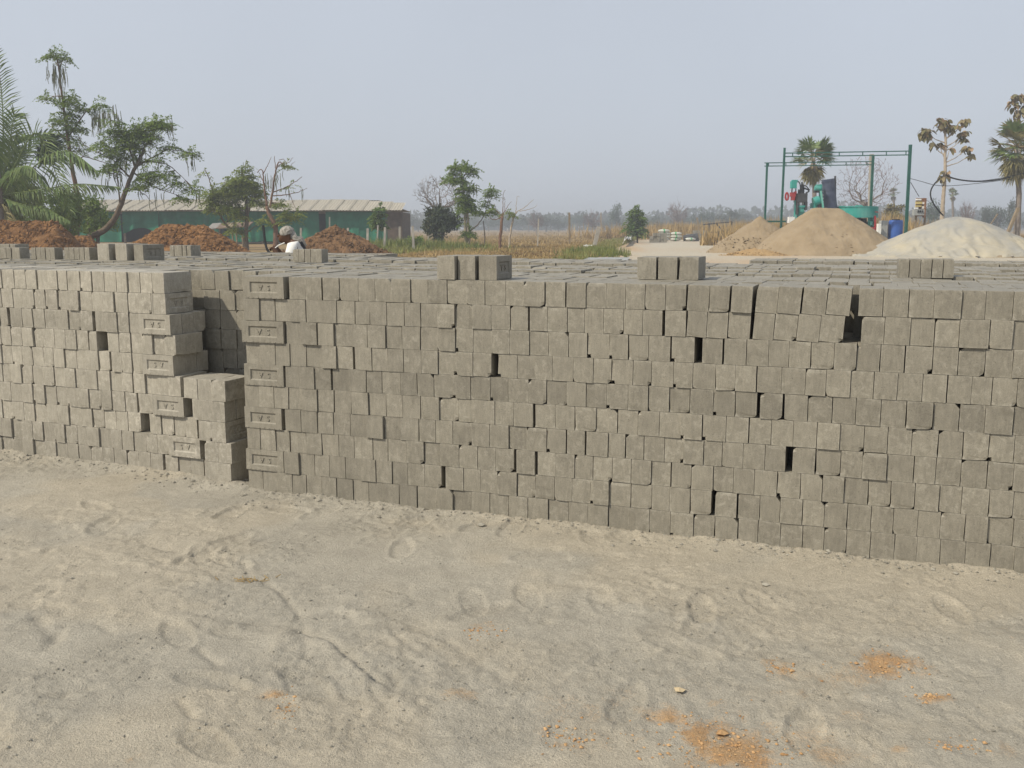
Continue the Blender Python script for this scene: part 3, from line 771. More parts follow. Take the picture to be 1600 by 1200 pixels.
for k in range(nS):
    a = sx0+k*wS; dz = random.gauss(0, .012) + .09*(float(vnoise(np.array([k*.45]), np.array([3.3]), s=7)[0])-.5)
    tR = 1.0 if k < nS-3 else (1.0-.30*(k-nS+4)/3)
    for lo, hi, e in ((0, .52, 0), (.50, 1.0, .03)):
        q = lambda t: (-.55+(RD+.55)*t*tR, zE+(zR-zE)*t*(tR if k >= nS-3 else 1))
        (y0, z0), (y1, z1) = q(lo), q(hi)
        roof_sheet(a-.06, a+wS+.06, SY+y0, z0+dz-e*2+.03, SY+y1, z1+dz-e*2+.03 if hi < 1 else z1+dz).build('roof_sheet', M['sheet'], shed, True, world=SW)
m = MB()                                             # rear slope, posts, gable
m.add([(sx0,SY+RD,zR-.05),(sx1-2.5,SY+RD,zR-.05),(sx1,SY+2*RD,zE),(sx0,SY+2*RD,zE)], [(0,1,2,3)]).build('rear_roof', M['sheet'], shed, world=SW)
m = MB(); m.box(((sx0+sx1)/2, SY+.9, zE-.16), (sx1-sx0, .10, .16)); m.build('eave_beam', M['wood'], shed, world=SW)
for k in range(13):
    m = MB(); x = sx0+.3+k*(sx1-sx0-.6)/12; m.box((x, SY+.62, zE/2-.05), (.16, .16, zE-.1)); m.build('post', M['wood'], shed, world=SW)
m = MB(); m.box(((sx0+sx1)/2, SY+2.2, zE/2), (sx1-sx0-.4, .1, zE-.25)); m.build('inner_shade_sheet', M['dark'], shed, world=SW)  # sheet inside the shed, the interior's shade painted as near-black
m = MB(); m.box((sx1-.75, SY+.35, zE/2-.06), (1.45, .25, zE-.12)); m.box((sx1-.1, SY+3.7, zE/2-.06), (.22, 6.4, zE-.12)); m.build('end_wall', M['mudwall'], shed, world=SW)
def net(px0, px1, top, bot, fold=.07, swag=0.0, seed=0):
    x0, x1 = P(px0,340,SY)[0], P(px1,340,SY)[0]
    nx, nz = max(8, int((x1-x0)/.16)), 10
    u, v = np.meshgrid(np.linspace(0,1,nx), np.linspace(0,1,nz)); u, v = u.ravel(), v.ravel()
    X = x0+(x1-x0)*u; hang = swag*np.sin(pi*np.clip(u,0,1))
    bt = bot + hang*0; Z = top-(top-bt)*v*(1-0*v) + (hang*v if swag else 0)
    Yq = SY+.30 + 1.9*fold*np.sin(X*4.2+seed+1.5*np.sin(X*1.7))*(.3+.7*v) + .22*(fbm(X*1.3, Z*1.3, o=3, s=seed)-.5)
    if swag: Yq += -.12*np.abs(np.sin(v*9+u*2))*.5
    f = [(j*nx+i, j*nx+i+1, (j+1)*nx+i+1, (j+1)*nx+i) for j in range(nz-1) for i in range(nx-1)]
    m = MB(); m.add(np.stack([X,Yq,Z],1), f); m.build('net_panel', M['net'], shed, True, world=SW)
net(120,186, zE-.05, .2, seed=2); net(190,246, zE-.05, .9, .1, .5, 3); net(246,330, zE-.05, 1.0, .12, .7, 5); net(318,352, zE-.1, .3, seed=6)
net(356,400, zE-.05, .2, seed=7); net(400,455, zE-.05, .25, seed=8); net(455,497, zE-.05, .15, seed=9); net(508,560, zE-.06, .15, seed=10); net(560,604, zE-.05, .12, seed=11)

M['rust'] = pmat('rusty_sheet', (.11,.075,.05), (.19,.14,.10), 3, .8, .2)
M['greysheet'] = pmat('old_grey_sheet', (.20,.19,.17), (.28,.265,.24), 4, .8, .2)
# lean-to in front of the shed
HYD = 70.0
hp = P(365,372,HYD); hut = thing('lean_to', 'small open lean-to with sagging patched roof before the shed', 'shelter', (hp[0], HYD, 0)); HW = np.array([hp[0], HYD, 0])
for k, (a, b, mt) in enumerate(((322,338,'greysheet'),(337,352,'rust'),(351,366,'wood'),(365,388,'rust'))):
    A, B = P(a,357.5-k*1.0,HYD), P(b,356.5-k*1.0,HYD); T0, T1 = P(a+10,349-k*.6,HYD+1.6), P(b+8,348-k*.6,HYD+1.6)
    m = MB(); m.add([A, B, T1, T0, A-[0,0,.06], B-[0,0,.06], T1-[0,0,.06], T0-[0,0,.06]], [(0,1,2,3),(7,6,5,4),(0,4,5,1),(1,5,6,2),(2,6,7,3),(3,7,4,0)])
    m.build('roof_sheet', M[mt], hut, world=HW)
for px in (334,343,362,369,378):
    a = P(px,358,HYD+.2); m = MB(); m.tube([a, (a[0]+random.gauss(0,.05), a[1], 0)], .06, 6); m.build('post', M['wood'], hut, world=HW)
m = MB(); a, b = P(344,360,HYD+.8), P(358,374,HYD+.8); m.box(((a[0]+b[0])/2, HYD+.8, .7), (b[0]-a[0], .05, 1.3)); m.build('hung_cloth', M['bluecloth'], hut, world=HW)

# ------------------------------------------------------------------ heaps
def heap_mesh(cx, cy, prof, noise_a, noise_s, n=120, seed=0, ridge=None, mt=None, power=1.0, flat=0.0):
    """heightfield over an ellipse: prof = (rx, ry, height)"""
    rx, ry, H = prof
    u = np.linspace(-1.15, 1.15, n); X, Y = np.meshgrid(u, u); X, Y = X.ravel(), Y.ravel()
    d = np.hypot(X, Y) if ridge is None else np.hypot(np.sign(X)*np.maximum(np.abs(X)-ridge, 0)/(1-ridge), Y)
    d = d*(1+.10*(fbm(X*2+seed, Y*2, o=3, s=seed)-.5)*2)
    z = H*np.clip(1-d, 0, 1)**power
    if flat: z = np.minimum(z, H*(1-flat)+ (z-H*(1-flat))*.35)
    a = sstep(1.08, .8, d)
    wx_, wy_ = X*rx, Y*ry
    z = z + a*(noise_a*2*(fbm(wx_*noise_s, wy_*noise_s, o=4, s=seed+3)-.5) + noise_a*.9*np.abs(vnoise(wx_*noise_s*3, wy_*noise_s*3, s=seed+9)-.5))
    z = np.where(d > 1.08, -.3, z)
    i = np.arange(n*n).reshape(n, n)
    f = np.stack([i[:-1,:-1], i[:-1,1:], i[1:,1:], i[1:,:-1]], -1).reshape(-1,4)
    m = MB(); m.add(np.stack([wx_, wy_, z], 1), f); return m, (lambda x, y: None)
M['soil'] = pmat('red_brown_soil', (.128,.063,.024), (.215,.113,.044), 1.6, .97, .7, 14, .05, .18)
M['soil2'] = pmat('brown_soil', (.105,.058,.028), (.180,.104,.050), 1.6, .97, .7, 14, .05, .18)
def soil_heap(label, px, Y, rx, ry, H, mt, seed, ridge=None, clods=420):
    c = P(px, 380, Y); t = thing('soil_heap', label, 'soil heap', (c[0], Y, 0), group='heaps of clods behind the stacks')
    m, _ = heap_mesh(0, 0, (rx, ry, H), .13, 1.9, 130, seed, ridge); m.build('heap_body', M[mt], t)
    r = np.random.default_rng(seed); m = MB()
    for k in range(clods):
        a, q = r.uniform(pi*.98, 2.02*pi), sqrt(r.uniform(0, 1))
        X, Yv = cos(a)*q, sin(a)*q
        d = np.hypot(X, Yv) if ridge is None else np.hypot(max(abs(X)-ridge,0)/(1-ridge), Yv)
        z = H*max(0, 1-d)
        s = abs(r.normal(.0, .040))+.026
        stone_geo(m, (X*rx, Yv*ry, z+s*.15), s, r, 1.0)
    m.build('clods', M[mt], t, kind='stuff')
soil_heap('tall red brown heap of clods under the palm', 38, 40, 2.75, 2.4, 1.66, 'soil', 21, .50, 3200)
soil_heap('long low ridge of red brown soil beside the lean-to', 290, 42, 3.30, 2.3, 1.50, 'soil', 23, .26, 3000)
soil_heap('small tail of red soil by the leaning trunk', 128, 43, 1.5, 1.5, 1.05, 'soil', 27, .2, 300)
soil_heap('pointed brown soil heap behind the man', 524, 44, 2.85, 2.3, 1.54, 'soil2', 25, None, 2800)

M['sand'] = pmat('tan_sand', (.240,.182,.112), (.290,.225,.145), 1.2, .97, .5, 16, .03, .04)
M['sand_o'] = pmat('ochre_sand', (.31,.20,.092), (.36,.245,.122), 1.0, .97, .5, 16, .03, .04)
def sand_heap(label, px, Y, hw, H, mt, seed, flat=0.0, ry=None, ridge=None):
    c = P(px, 380, Y); t = thing('sand_heap', label, 'sand heap', (c[0], Y, 0), group='heaps of tan sand on the yard')
    m, _ = heap_mesh(0, 0, (hw, ry or hw*.9, H), .075, 1.5, 170, seed, ridge, power=.92, flat=flat); m.build('heap_body', M[mt], t, True)
    r = np.random.default_rng(seed); m = MB()
    for k in range(420):
        a, q = r.uniform(pi, 2*pi), sqrt(r.uniform(.35, 1.2)); s = abs(r.normal(.0, .025))+.02
        stone_geo(m, (cos(a)*q*hw, sin(a)*q*(ry or hw*.9), H*max(0, 1-q)**.92+s*.2), s, r)
    m.build('clods', M[mt], t, kind='stuff')
sand_heap('large flat topped heap of tan sand before the teal machine', 1288, 54.5, 4.25, 2.62, 'sand', 31, .06, ridge=.13)
sand_heap('smaller tan sand heap left of the large one', 1186, 57, 3.1, 2.06, 'sand', 33)
sand_heap('low spill of ochre sand at the foot of the heaps', 1180, 51.0, 1.7, .42, 'sand_o', 35, ry=.9)

M['tarp'] = pmat('cream_tarpaulin', (.285,.28,.258), (.410,.368,.275), .6, .75, .25, 9, .03, .03)
tc_ = P(1497, 380, 51.5); tarp = thing('tarpaulin_heap', 'broad heap covered with a wrinkled cream tarpaulin', 'covered heap', (tc_[0], 51.5, 0))
def tarp_mesh():
    n = 190; u = np.linspace(-1.22, 1.22, n); X, Y = np.meshgrid(u, u); X, Y = X.ravel(), Y.ravel()
    rx, ry, H = 5.3, 3.6, 2.02
    d = np.hypot(X, Y*(1+.1*X)); ang = np.arctan2(Y, X)
    z = H*(1-sstep(.0, 1.06, d*.98)); z = .55*z + .45*H*np.clip(1-d,0,1)**.9
    z = np.where(z > H*.93, H*.93+(z-H*.93)*.5, z)
    wr = np.sin(ang*23 + 3*fbm(X*3, Y*3, o=2, s=3)*6)*.035*sstep(.35,.9,d) + .16*(fbm(X*2.4+ang, Y*2.4, o=4, s=5)-.5)*sstep(1.2,.7,d)
    wr += .05*np.abs(np.sin(8*fbm(X*1.6, Y*1.6, o=3, s=8)*pi))*sstep(.1,.5,d)
    edge = 1.04 + .16*(fbm(np.cos(ang)*3+5, np.sin(ang)*3, o=4, s=17)-.5) + .12*sstep(.6,1,np.cos(ang-pi-.25)); z = np.where(d > edge-.07, np.minimum(z, .05), z)
    z = np.maximum(z + wr*1.25, -.10 + .20*fbm(X*9, Y*9, o=3, s=9)*sstep(.75,.95,d))
    keep = d < edge; z = np.where(d > edge-.035, -.03, z)
    i = np.arange(n*n).reshape(n,n)
    f = np.stack([i[:-1,:-1], i[:-1,1:], i[1:,1:], i[1:,:-1]], -1).reshape(-1,4)
    f = f[keep[f].all(1)]
    m = MB(); m.add(np.stack([X*rx, Y*ry, z], 1), f); return m
tarp_mesh().build('tarpaulin', M['tarp'], tarp, True)
m, _ = heap_mesh(0, 0, (5.0, 3.4, 1.78), .02, 1.0, 60, 77, power=1.1); m.build('sand_under', M['sand'], tarp, True)
for k in range(9):                                  # stones holding the hem
    r = np.random.default_rng(40+k); a = pi*1.06+k*.10*pi; m = MB(); stone_geo(m, (cos(a)*5.5, sin(a)*3.75, .06), .10, r); m.build('hem_stone', M['concrete'], tarp)

# ------------------------------------------------------------------ steel frame
M['green_steel'] = pmat('green_painted_steel', (.010,.075,.058), (.018,.105,.08), 3, .5, .1, 20, .003, .05)
fb = P(1309, 346, 60); gf = thing('steel_frame', 'green steel goal-post frame with two ladder beams over the machine', 'steel frame', (fb[0], 60, 0)); GW = np.array([fb[0], 60, 0])
FY, BY = 58.0, 66.0
def post(pa, pb, Y, w):
    a, b = P(*pa, Y), P(*pb, Y); b = a + (b-a)*((a[2]-0)/(a[2]-b[2]))
    m = MB(); m.bar(b, a, w); m.build('post', M['green_steel'], gf, world=GW)
post((1226,231),(1220.6,348), FY, .11); post((1422.6,226),(1416.3,346), FY, .15)
post((1198.7,255),(1195,348), BY, .12); post((1364.4,243),(1360.5,325), BY, .14)
def beam(l0, r0, l1, r1, Y, battens):
    for a, b in ((l0, r0), (l1, r1)):
        m = MB(); m.bar(P(*a,Y), P(*b,Y), .058); m.build('chord', M['green_steel'], gf, world=GW)
    for px in battens:
        t = (px-l0[0])/(r0[0]-l0[0]); a = (px, l0[1]+t*(r0[1]-l0[1])); b = (px, l1[1]+t*(r1[1]-l1[1]))
        m = MB(); m.bar(P(*a,Y), P(*b,Y), .045); m.build('batten', M['green_steel'], gf, world=GW)
beam((1227,239.3),(1421,236),(1227,244.8),(1421,242), FY, (1238.5,1274,1311.3,1348,1385,1415.6))
beam((1194.5,254.6),(1365,252.3),(1194.5,259.6),(1364,257.4), BY, (1201,1228,1259,1290.5,1322,1354.5))
m = MB(); m.bar(P(1193,346,FY+2), P(1228,346,FY+2), .10); m.build('foot_rail', M['green_steel'], gf, world=GW)

# ------------------------------------------------------------------ brick machine
M['teal'] = pmat('teal_paint', (.012,.27,.235), (.10,.33,.285), 1.4, .55, .08, 20, .003, .05)
M['teal_pale'] = pmat('pale_teal_paint', (.12,.40,.33), (.18,.48,.40), 2, .5, .05)
M['navy'] = pmat('dark_blue_steel', (.030,.042,.085), (.075,.088,.130), 2.0, .5, .1, 12, .004, .03)
M['black'] = pmat('black_metal', (.012,.012,.014), (.030,.030,.033), 4, .6, .1)
M['char'] = pmat('charcoal_metal', (.035,.036,.038), (.06,.06,.062), 3, .6, .1)
M['red'] = pmat('red_paint', (.30,.022,.025), (.38,.04,.04), 3, .5, .05)
M['white'] = pmat('white_paint', (.62,.62,.60), (.74,.74,.71), 3, .6, .1)
M['blue'] = pmat('blue_plastic', (.020,.070,.26), (.035,.095,.33), 3, .45, .05)
M['greybox'] = pmat('galvanised_grey', (.27,.28,.27), (.36,.37,.36), 3, .6, .1)
MY = 62.0
def W_(px, py, dy=0.0): return P(px, py, MY+dy)
def pbox(m, x0, x1, y0, y1, dy=0.0, dep=.4):
    """box whose outline spans these photograph columns and rows, `dep` metres deep"""
    a, b = W_(x0,y1,dy), W_(x1,y0,dy); return m.box(((a[0]+b[0])/2, MY+dy+dep/2, (a[2]+b[2])/2), (b[0]-a[0], dep, b[2]-a[2]))
def pcyl(m, cx, r, y0, y1, dy=0.0, n=28, dome=0):
    a, b = W_(cx,y1,dy), W_(cx,y0,dy); rr_ = r*(MY+dy)/F
    return m.tube([(a[0],MY+dy,a[2]),(a[0],MY+dy,b[2])], rr_, n)
o = W_(1252,345); press = thing('brick_press', 'brick making press with teal head, red valves and dark box', 'machine', (o[0], MY, 0)); PW = np.array([o[0], MY, 0])
def pp(name, mt, fn, root, w): m = MB(); fn(m); return m.build(name, M[mt], root, world=w)
pp('head', 'teal', lambda m: (pbox(m,1237,1245.5,283,294), pbox(m,1238.5,1247,281,285,.05,.3)), press, PW)
pp('valve_block', 'red', lambda m: (pbox(m,1236.5,1244,300.5,307), pbox(m,1238,1242.5,307,313), pbox(m,1243,1245,299,303)), press, PW)
pp('hydraulic_rods', 'black', lambda m: (pbox(m,1237,1238.6,293,301,.1,.1), pbox(m,1242.5,1244.5,294,313,.1,.1)), press, PW)
pp('column', 'teal', lambda m: (pbox(m,1241,1243.2,306,372,.2,.25), pbox(m,1243.6,1245.6,312,372,.1,.15)), press, PW)
pp('motor', 'black', lambda m: (pcyl(m,1253,3.4,289,300,.3,14), pcyl(m,1253,1.4,284.5,289.5,.3,10), pbox(m,1249,1257,296,302,.2,.35), m.tube([W_(1256,294,.3),W_(1262,296,.2),W_(1264,299,.2),W_(1259,302,.2)],.05,6)), press, PW)
pp('hose', 'black', lambda m: (m.tube([W_(1247,283),W_(1250,287),W_(1251,296,.1)],.035,6), m.tube([W_(1255,288.5,.2),W_(1260,291),W_(1265,297),W_(1262,300,.1)],.035,6)), press, PW)
pp('mould_box', 'char', lambda m: (pbox(m,1245.5,1262,302,316,-.1,.8), pbox(m,1258.5,1262,315,328,-.1,.6), pbox(m,1245.5,1248,315,335,-.1,.6)), press, PW)
pp('ram', 'white', lambda m: (pbox(m,1248.5,1251,315.5,321,.1,.2), pbox(m,1254,1256,315.5,321,.1,.2)), press, PW)
pp('table', 'teal', lambda m: (pbox(m,1247.5,1258,321,324,-.05,.7), pbox(m,1248.5,1256.5,324,331,0,.5), pbox(m,1246,1262,331,372,.1,.6)), press, PW)
th = np.linspace(0, 2*pi, 20)
lp = tag(MB().tube([W_(1229.5+2.2*sin(a), 307+5.5*cos(a)) for a in th], .06, 6, False).build('hose', M['red'], None), 'loop of red hose hung left of the press', 'hose')
o = W_(1290,345); skip = thing('skip_loader', 'tall dark blue loading hopper with teal drive beside the pan', 'hopper', (o[0], MY, 0)); KW = np.array([o[0], MY, 0])
def hopper(m):
    n = 16; a0, a1 = pi, 2*pi
    for (cx0, cy0, cx1, cy1, r) in ((1293.5,280,1297.5,328,10.2),):
        A, B = W_(cx0,cy0,1), W_(cx1,cy1,1); R0 = r*MY/F
        m.tube([B, A], [R0*1.06, R0*.93], 24)
        for t in (.08,.36,.66,.95): q = A+(B-A)*t; m.tube([q, q+(B-A)*.012], R0*1.03+.02*t, 24)
pp('hopper', 'navy', hopper, skip, KW)
pp('drive', 'teal', lambda m: (m.tube([W_(1273,294.5,.3),W_(1282,294.5,.3)],.17,14), pbox(m,1277,1283,288,292,.2,.4), m.tube([W_(1271,316,.3),W_(1280,313,.3)],.30,14), pbox(m,1269.5,1280,317,325,.2,.5)), skip, KW)
pp('motor', 'black', lambda m: (pbox(m,1273,1281,297,301,.2,.3), pbox(m,1278,1284,318,326,.1,.3)), skip, KW)
pp('mast', 'teal', lambda m: (m.bar(W_(1281,288,.6), W_(1280.5,372,.6), .10), m.bar(W_(1283.5,288,.6), W_(1284.5,372,.6), .08)), skip, KW)
pp('strut', 'teal_pale', lambda m: m.bar(W_(1282.3,298,.0), W_(1287,330,.0), .09), skip, KW)
for k in range(6): pp('rung', 'greybox', lambda m: m.bar(W_(1283.5,299+k*5,.3), W_(1287,300+k*5,.3), .04), skip, KW)
pp('guide_pole', 'char', lambda m: (m.bar(W_(1305,275,1.0), W_(1305,372,1.0), .10), pbox(m,1304,1306.5,297,304,.9,.2)), skip, KW)
o = W_(1337,350); pan = thing('pan_mixer', 'round teal pan mixer on dark legs', 'mixer', (o[0], MY+1.4, 0)); AW = np.array([o[0], MY+1.4, 0])
pp('pan', 'teal', lambda m: (pcyl(m,1337,32.5,324,339.5,1.4,40), pcyl(m,1337,33.1,322.8,324.2,1.4,40), pcyl(m,1337,33.0,338.6,340.2,1.4,40)), pan, AW)
pp('gear_housing', 'teal', lambda m: (pbox(m,1340,1348,320.5,324,1.6,.5), pbox(m,1314,1320,321.5,324,1.6,.4)), pan, AW)
pp('motor', 'black', lambda m: (pcyl(m,1349,4.5,341,356,1.2,14), pbox(m,1340,1346,340,350,1.3,.5), pbox(m,1353,1361,346,357,1.2,.5)), pan, AW)
for px in (1313,1331,1358.5,1364): pp('leg', 'char' if px < 1358 else 'teal', lambda m: m.bar(W_(px,339,.6 if px > 1330 else 2), W_(px,392,.6 if px > 1330 else 2), .16), pan, AW)
pp('pump', 'teal_pale', lambda m: pcyl(m,1361,2.2,346,352,.4,12), pan, AW)
pp('discharge_lever', 'red', lambda m: (m.bar(W_(1367,337,.3), W_(1367.5,360,.3), .11), pbox(m,1360,1367,355,361,.2,.3), m.bar(W_(1367,331,.3),W_(1372,331.5,.3),.05)), pan, AW)
b = tag(MB().box(((W_(1225.5,341))[0], 60.5, 1.9), (.36, .3, .36)).box((W_(1225.5,341)[0], 60.5, .86), (.08,.08,1.72)).build('meter_box', M['white']), 'small white box on a stake beside the steel frame', 'box')
o = W_(1376,360); t = thing('cabinet', 'grey metal cabinet beside the blue drum', 'cabinet', (o[0], 60, 0)); CW = np.array([o[0],60,0]); 
m = MB(); a, b2 = P(1377,371,60), P(1388.5,344.5,60); m.box(((a[0]+b2[0])/2, 60.3, b2[2]/2), (b2[0]-a[0], .5, b2[2])); m.build('body', M['greybox'], t, world=CW)
m = MB(); m.box(((a[0]+b2[0])/2, 60.02, b2[2]*.55), ((b2[0]-a[0])*.8, .03, b2[2]*.8)); m.build('door', M['greybox'], t, world=CW)
m = MB(); a, b2 = P(1371,371,59.6), P(1376.6,349.5,59.6); m.box(((a[0]+b2[0])/2, 59.7, b2[2]/2), (b2[0]-a[0], .3, b2[2])); tag(m.build('pale_box', M['white']), 'narrow cream box standing left of the grey cabinet', 'box')
o = P(1399, 360, 60.4); t = thing('drum', 'blue plastic drum with black lid behind the tarpaulin', 'drum', (o[0], 60.4, 0)); DW = np.array([o[0],60.4,0])
zt = P(1399,344,60.4)[2]; r = 10.6*60.4/F
m = MB(); m.tube([(o[0],60.4,0),(o[0],60.4,.1),(o[0],60.4,zt*.5),(o[0],60.4,zt-.12),(o[0],60.4,zt)], [r*.92,r,r*1.02,r,r*.93], 28); m.build('body', M['blue'], t, True, world=DW)
m = MB(); m.tube([(o[0],60.4,zt+.002),(o[0],60.4,zt+.06)], r*.55, 20); m.build('lid', M['black'], t, world=DW)

# power board
M['boardwood'] = pmat('brown_board', (.15,.075,.045), (.21,.115,.07), 3, .8, .1)
M['yellow'] = pmat('yellowed_plastic', (.50,.40,.16), (.58,.48,.22), 3, .6, .05)
o = P(1438,345,57); t = thing('power_board', 'brown switch board with white and yellow breaker boxes', 'switch board', (o[0],57,0)); BWd = np.array([o[0],57,0])
def qbox(name, mt, x0, x1, y0, y1, Y, dep, par): 
    a, b = P(x0,y1,Y), P(x1,y0,Y); m = MB(); m.box(((a[0]+b[0])/2, Y+dep/2, (a[2]+b[2])/2), (b[0]-a[0], dep, b[2]-a[2])); return m.build(name, M[mt], par, world=BWd)
qbox('board', 'boardwood', 1430.5, 1448, 309.5, 338, 57.0, .12, t); qbox('side_panel', 'boardwood', 1444.5, 1448, 310, 340, 56.7, .3, t)
for x0, x1, y0, y1, mt in ((1432,1440,310.5,313,'white'),(1431.5,1441,315,319,'yellow'),(1441.5,1446,315.5,319,'white'),(1441,1446,322,326,'white'),(1430,1435,324,326.5,'white'),(1431,1440,321,323,'yellow')):
    qbox('breaker', mt, x0, x1, y0, y1, 56.85, .14, t)
qbox('meter_box', 'greybox', 1427.5, 1445, 327, 336.5, 56.75, .24, t)
for x0, x1 in ((1434,1436.2),(1437.5,1439.5),(1441,1442.5)): qbox('socket', 'black', x0, x1, 328.5, 332, 56.70, .05, t)
for px in (1431.5,1445.5):
    a = P(px,338,57.05); m = MB(); m.bar((a[0],57.06,0), (a[0],57.06,a[2]), .09); m.build('leg', M['wood'], t, world=BWd)

# concrete pole behind the frame, fence posts, leaning sticks
def fpost(name, label, cat, px0, py0, px1, py1, Y, w, mt='concrete', group=None, base=0.0):
    a, b = P(px0,py0,Y), P(px1,py1,Y); d = a-b
    k = (a[2]-base+.15)/max(d[2],1e-3); b = a-d*k
    m = MB(); m.bar(b, a, w, w*.85); return tag(m.build(name, M[mt]), label, cat, group)
fpost('utility_pole', 'pale concrete pole standing behind the steel frame', 'pole', 1362, 241, 1359, 345, 70, .26)
gp = 'posts of the field fence'
for px0, py0, px1, py1, Y, w, lab in (
    (543.5,356,543.5,372,62,.16,'white fence post rising over the pointed soil heap'), (574.5,357,574,384,60,.17,'thick fence post before the end of the green net wall'), (590.5,352,589.5,374,66,.12,'thin fence post under the small leafy tree'),
    (601.5,355,600.5,388,60,.16,'fence post before the brown end wall of the shed'), (624.5,354,624.5,373,68,.17,'fence post at the corner of the shed'), (644.5,353,646,383,58,.17,'pale fence post between the shed and the dark bush'),
    (668.5,353,669.5,371,70,.16,'left fence post before the dark bush'), (686.5,352,687,367,72,.16,'right fence post before the dark bush'), (470,356,470,372,60,.13,'grey post stub beside the pointed soil heap'),
    (841.5,342,840.5,369,72,.12,'slim post alone in the field right of the bare saplings'), (889.5,332,890,366,82,.20,'broad split post in the middle of the dry field'), (939,332,939,356,150,.20,'far thin pole at the field edge left of the tall tree'),
    (515,339,515,358,64,.11,'white pipe standing behind the pointed heap')):
    fpost('fence_post', lab, 'fence post', px0, py0, px1, py1, Y, w*.8, 'wood' if 'split' in lab or 'far thin' in lab else 'concrete', gp)
fpost('fence_post', 'leaning thick concrete post at the field edge by the road', 'fence post', 936, 354, 928, 388, 66, .26, 'concrete', gp)
fpost('pole', 'thin leaning wooden pole beyond the block piles', 'pole', 1089, 340, 1092, 362, 120, .18, 'wood')
fpost('pole', 'pale pole leaning at the right of the tarpaulin heap', 'pole', 1591, 325, 1577, 358, 54, .17, 'wood')
fpost('pole', 'short leaning stick in the field behind the tarpaulin', 'pole', 1559, 334, 1551, 346, 80, .10, 'wood', None, .9)

# stock on the road: block piles, cement bags, trolley frame, sheets
M['bag'] = pmat('white_cement_bag', (.42,.42,.37), (.52,.52,.46), 6, .8, .3, 18, .01, .08)
M['bag_g'] = pmat('green_print', (.06,.27,.10), (.12,.36,.16), 6, .8, .2, 18, .01)
M['plastic'] = pmat('white_plastic', (.60,.58,.52), (.72,.70,.64), 2, .5, .3, 12, .02)
def blockpile(label, px0, px1, pytop, Y, nx, nz, skip=()):
    a, b = P(px0,360,Y), P(px1,360,Y); ztop = P(px0,pytop,Y)[2]; w = (b[0]-a[0])/nx; hh = ztop/nz
    t = thing('block_pile', label, 'block pile', (a[0], Y, 0), group='piles of blocks on the earth road')
    for i in range(nx):
        for k in range(nz):
            if (i,k) in skip: continue
            m = MB(); m.box((w*(i+.5)+random.gauss(0,.01), random.gauss(0,.03), hh*(k+.5)), (w*.95, .5, hh*.97)); m.build('brick', M['brick'], t)
blockpile('grey block pile left of the cement bags', 1015, 1042, 364, 96, 5, 3, ((0,2),))
blockpile('pale block pile behind the cement bags', 1072, 1104, 360, 112, 6, 3, ((0,2),(1,2),(4,2)))
def bag(c, L, rz, label):
    n, k = 10, 9; t = np.linspace(0,1,n); th = np.arange(k)*2*pi/k; V = []
    for q in t:
        s = sin(pi*min(max(q,.04),.96))**.35
        for a in th: V.append((L*(q-.5), .24*L*2*s*cos(a)*.8, .11*L*2*s*sin(a)*.75))
    f = [(i*k+j, i*k+(j+1)%k, (i+1)*k+(j+1)%k, (i+1)*k+j) for i in range(n-1) for j in range(k)]
    o = thing('cement_bag', label, 'bag', c, rz, 'cement bags stacked beside the road')
    m = MB(); m.add(V, f); m.build('sack', M['bag'], o, True)
    m = MB(); m.add([(x*.55, y*1.02, z*1.03) for x, y, z in V], f); m.build('printed_band', M['bag_g'], o, True)
bx = P(1048, 370, 104)
for r_, (n, dx) in enumerate(((2,0),(2,.1),(2,.05),(1,.0))):
    for k in range(n):
        bag((bx[0]-.75+dx+k*1.22, 104+random.uniform(-.05,.05), .2+r_*.29), 1.2, random.gauss(0,.08), f"{('lowest','second','third','topmost')[r_]} {('left','right')[k]} cement bag of the stack by the road")
bag((bx[0]+1.95, 103.5, .2), 1.15, .3, 'cement bag slumped off the right of the stack')
m = MB(); m.tube([(bx[0]+1.6,105.5,.25),(bx[0]+3.2,105.2,.35)], [.35,.5], 12); tag(m.build('covered_bundle', M['char']), 'dark bundle lying behind the cement bags', 'bundle')
o = P(1122, 368, 104); t = thing('trolley_frame', 'dark steel trolley frame beside the smaller sand heap', 'trolley', (o[0],104,0)); TW = np.array([o[0],104,0])
def tb(a, b, w=.13, name='bar'): m = MB(); m.bar(P(*a,104), P(*b,104), w); m.build(name, M['char'], t, world=TW)
tb((1099,351),(1144,346.5), name='top_rail'); tb((1108,350),(1108,376), name='leg'); tb((1119,349),(1129,361), name='strut'); tb((1144,347),(1137,361), name='strut'); tb((1137,361),(1128,366), name='strut')
tb((1108,363),(1130,362), name='cross_bar'); m = MB(); a = P(1128,366,104); m.tube([(a[0],103.9,a[2]),(a[0],104.15,a[2])], .42, 16); m.build('wheel', M['black'], t, world=TW)
def sheet(label, pts, z, cat='plastic sheet', mt='plastic'):
    c = np.mean([G(*p) for p in pts], axis=0); r = np.random.default_rng(int(c[0]*100)); n = 14
    q = [G(*p) for p in pts]; U, V = np.meshgrid(np.linspace(0,1,n), np.linspace(0,1,n)); U, V = U.ravel()[:,None], V.ravel()[:,None]
    pt = q[0]*(1-U)*(1-V)+q[1]*U*(1-V)+q[2]*U*V+q[3]*(1-U)*V - c
    pt[:,2] = .06 + z*fbm(U[:,0]*4, V[:,0]*4, o=3, s=int(c[0]*10) & 63)
    f = [(j*n+i, j*n+i+1, (j+1)*n+i+1, (j+1)*n+i) for j in range(n-1) for i in range(n-1)]
    m = MB(); m.add(pt, f); ob = tag(m.build('plastic_sheet', M[mt], None, True), label, cat); ob.location = (c[0], c[1], 0)
sheet('white plastic scrap at the foot of the leaning post', ((911,391),(926,389.5),(926,387),(912,388)), .25)
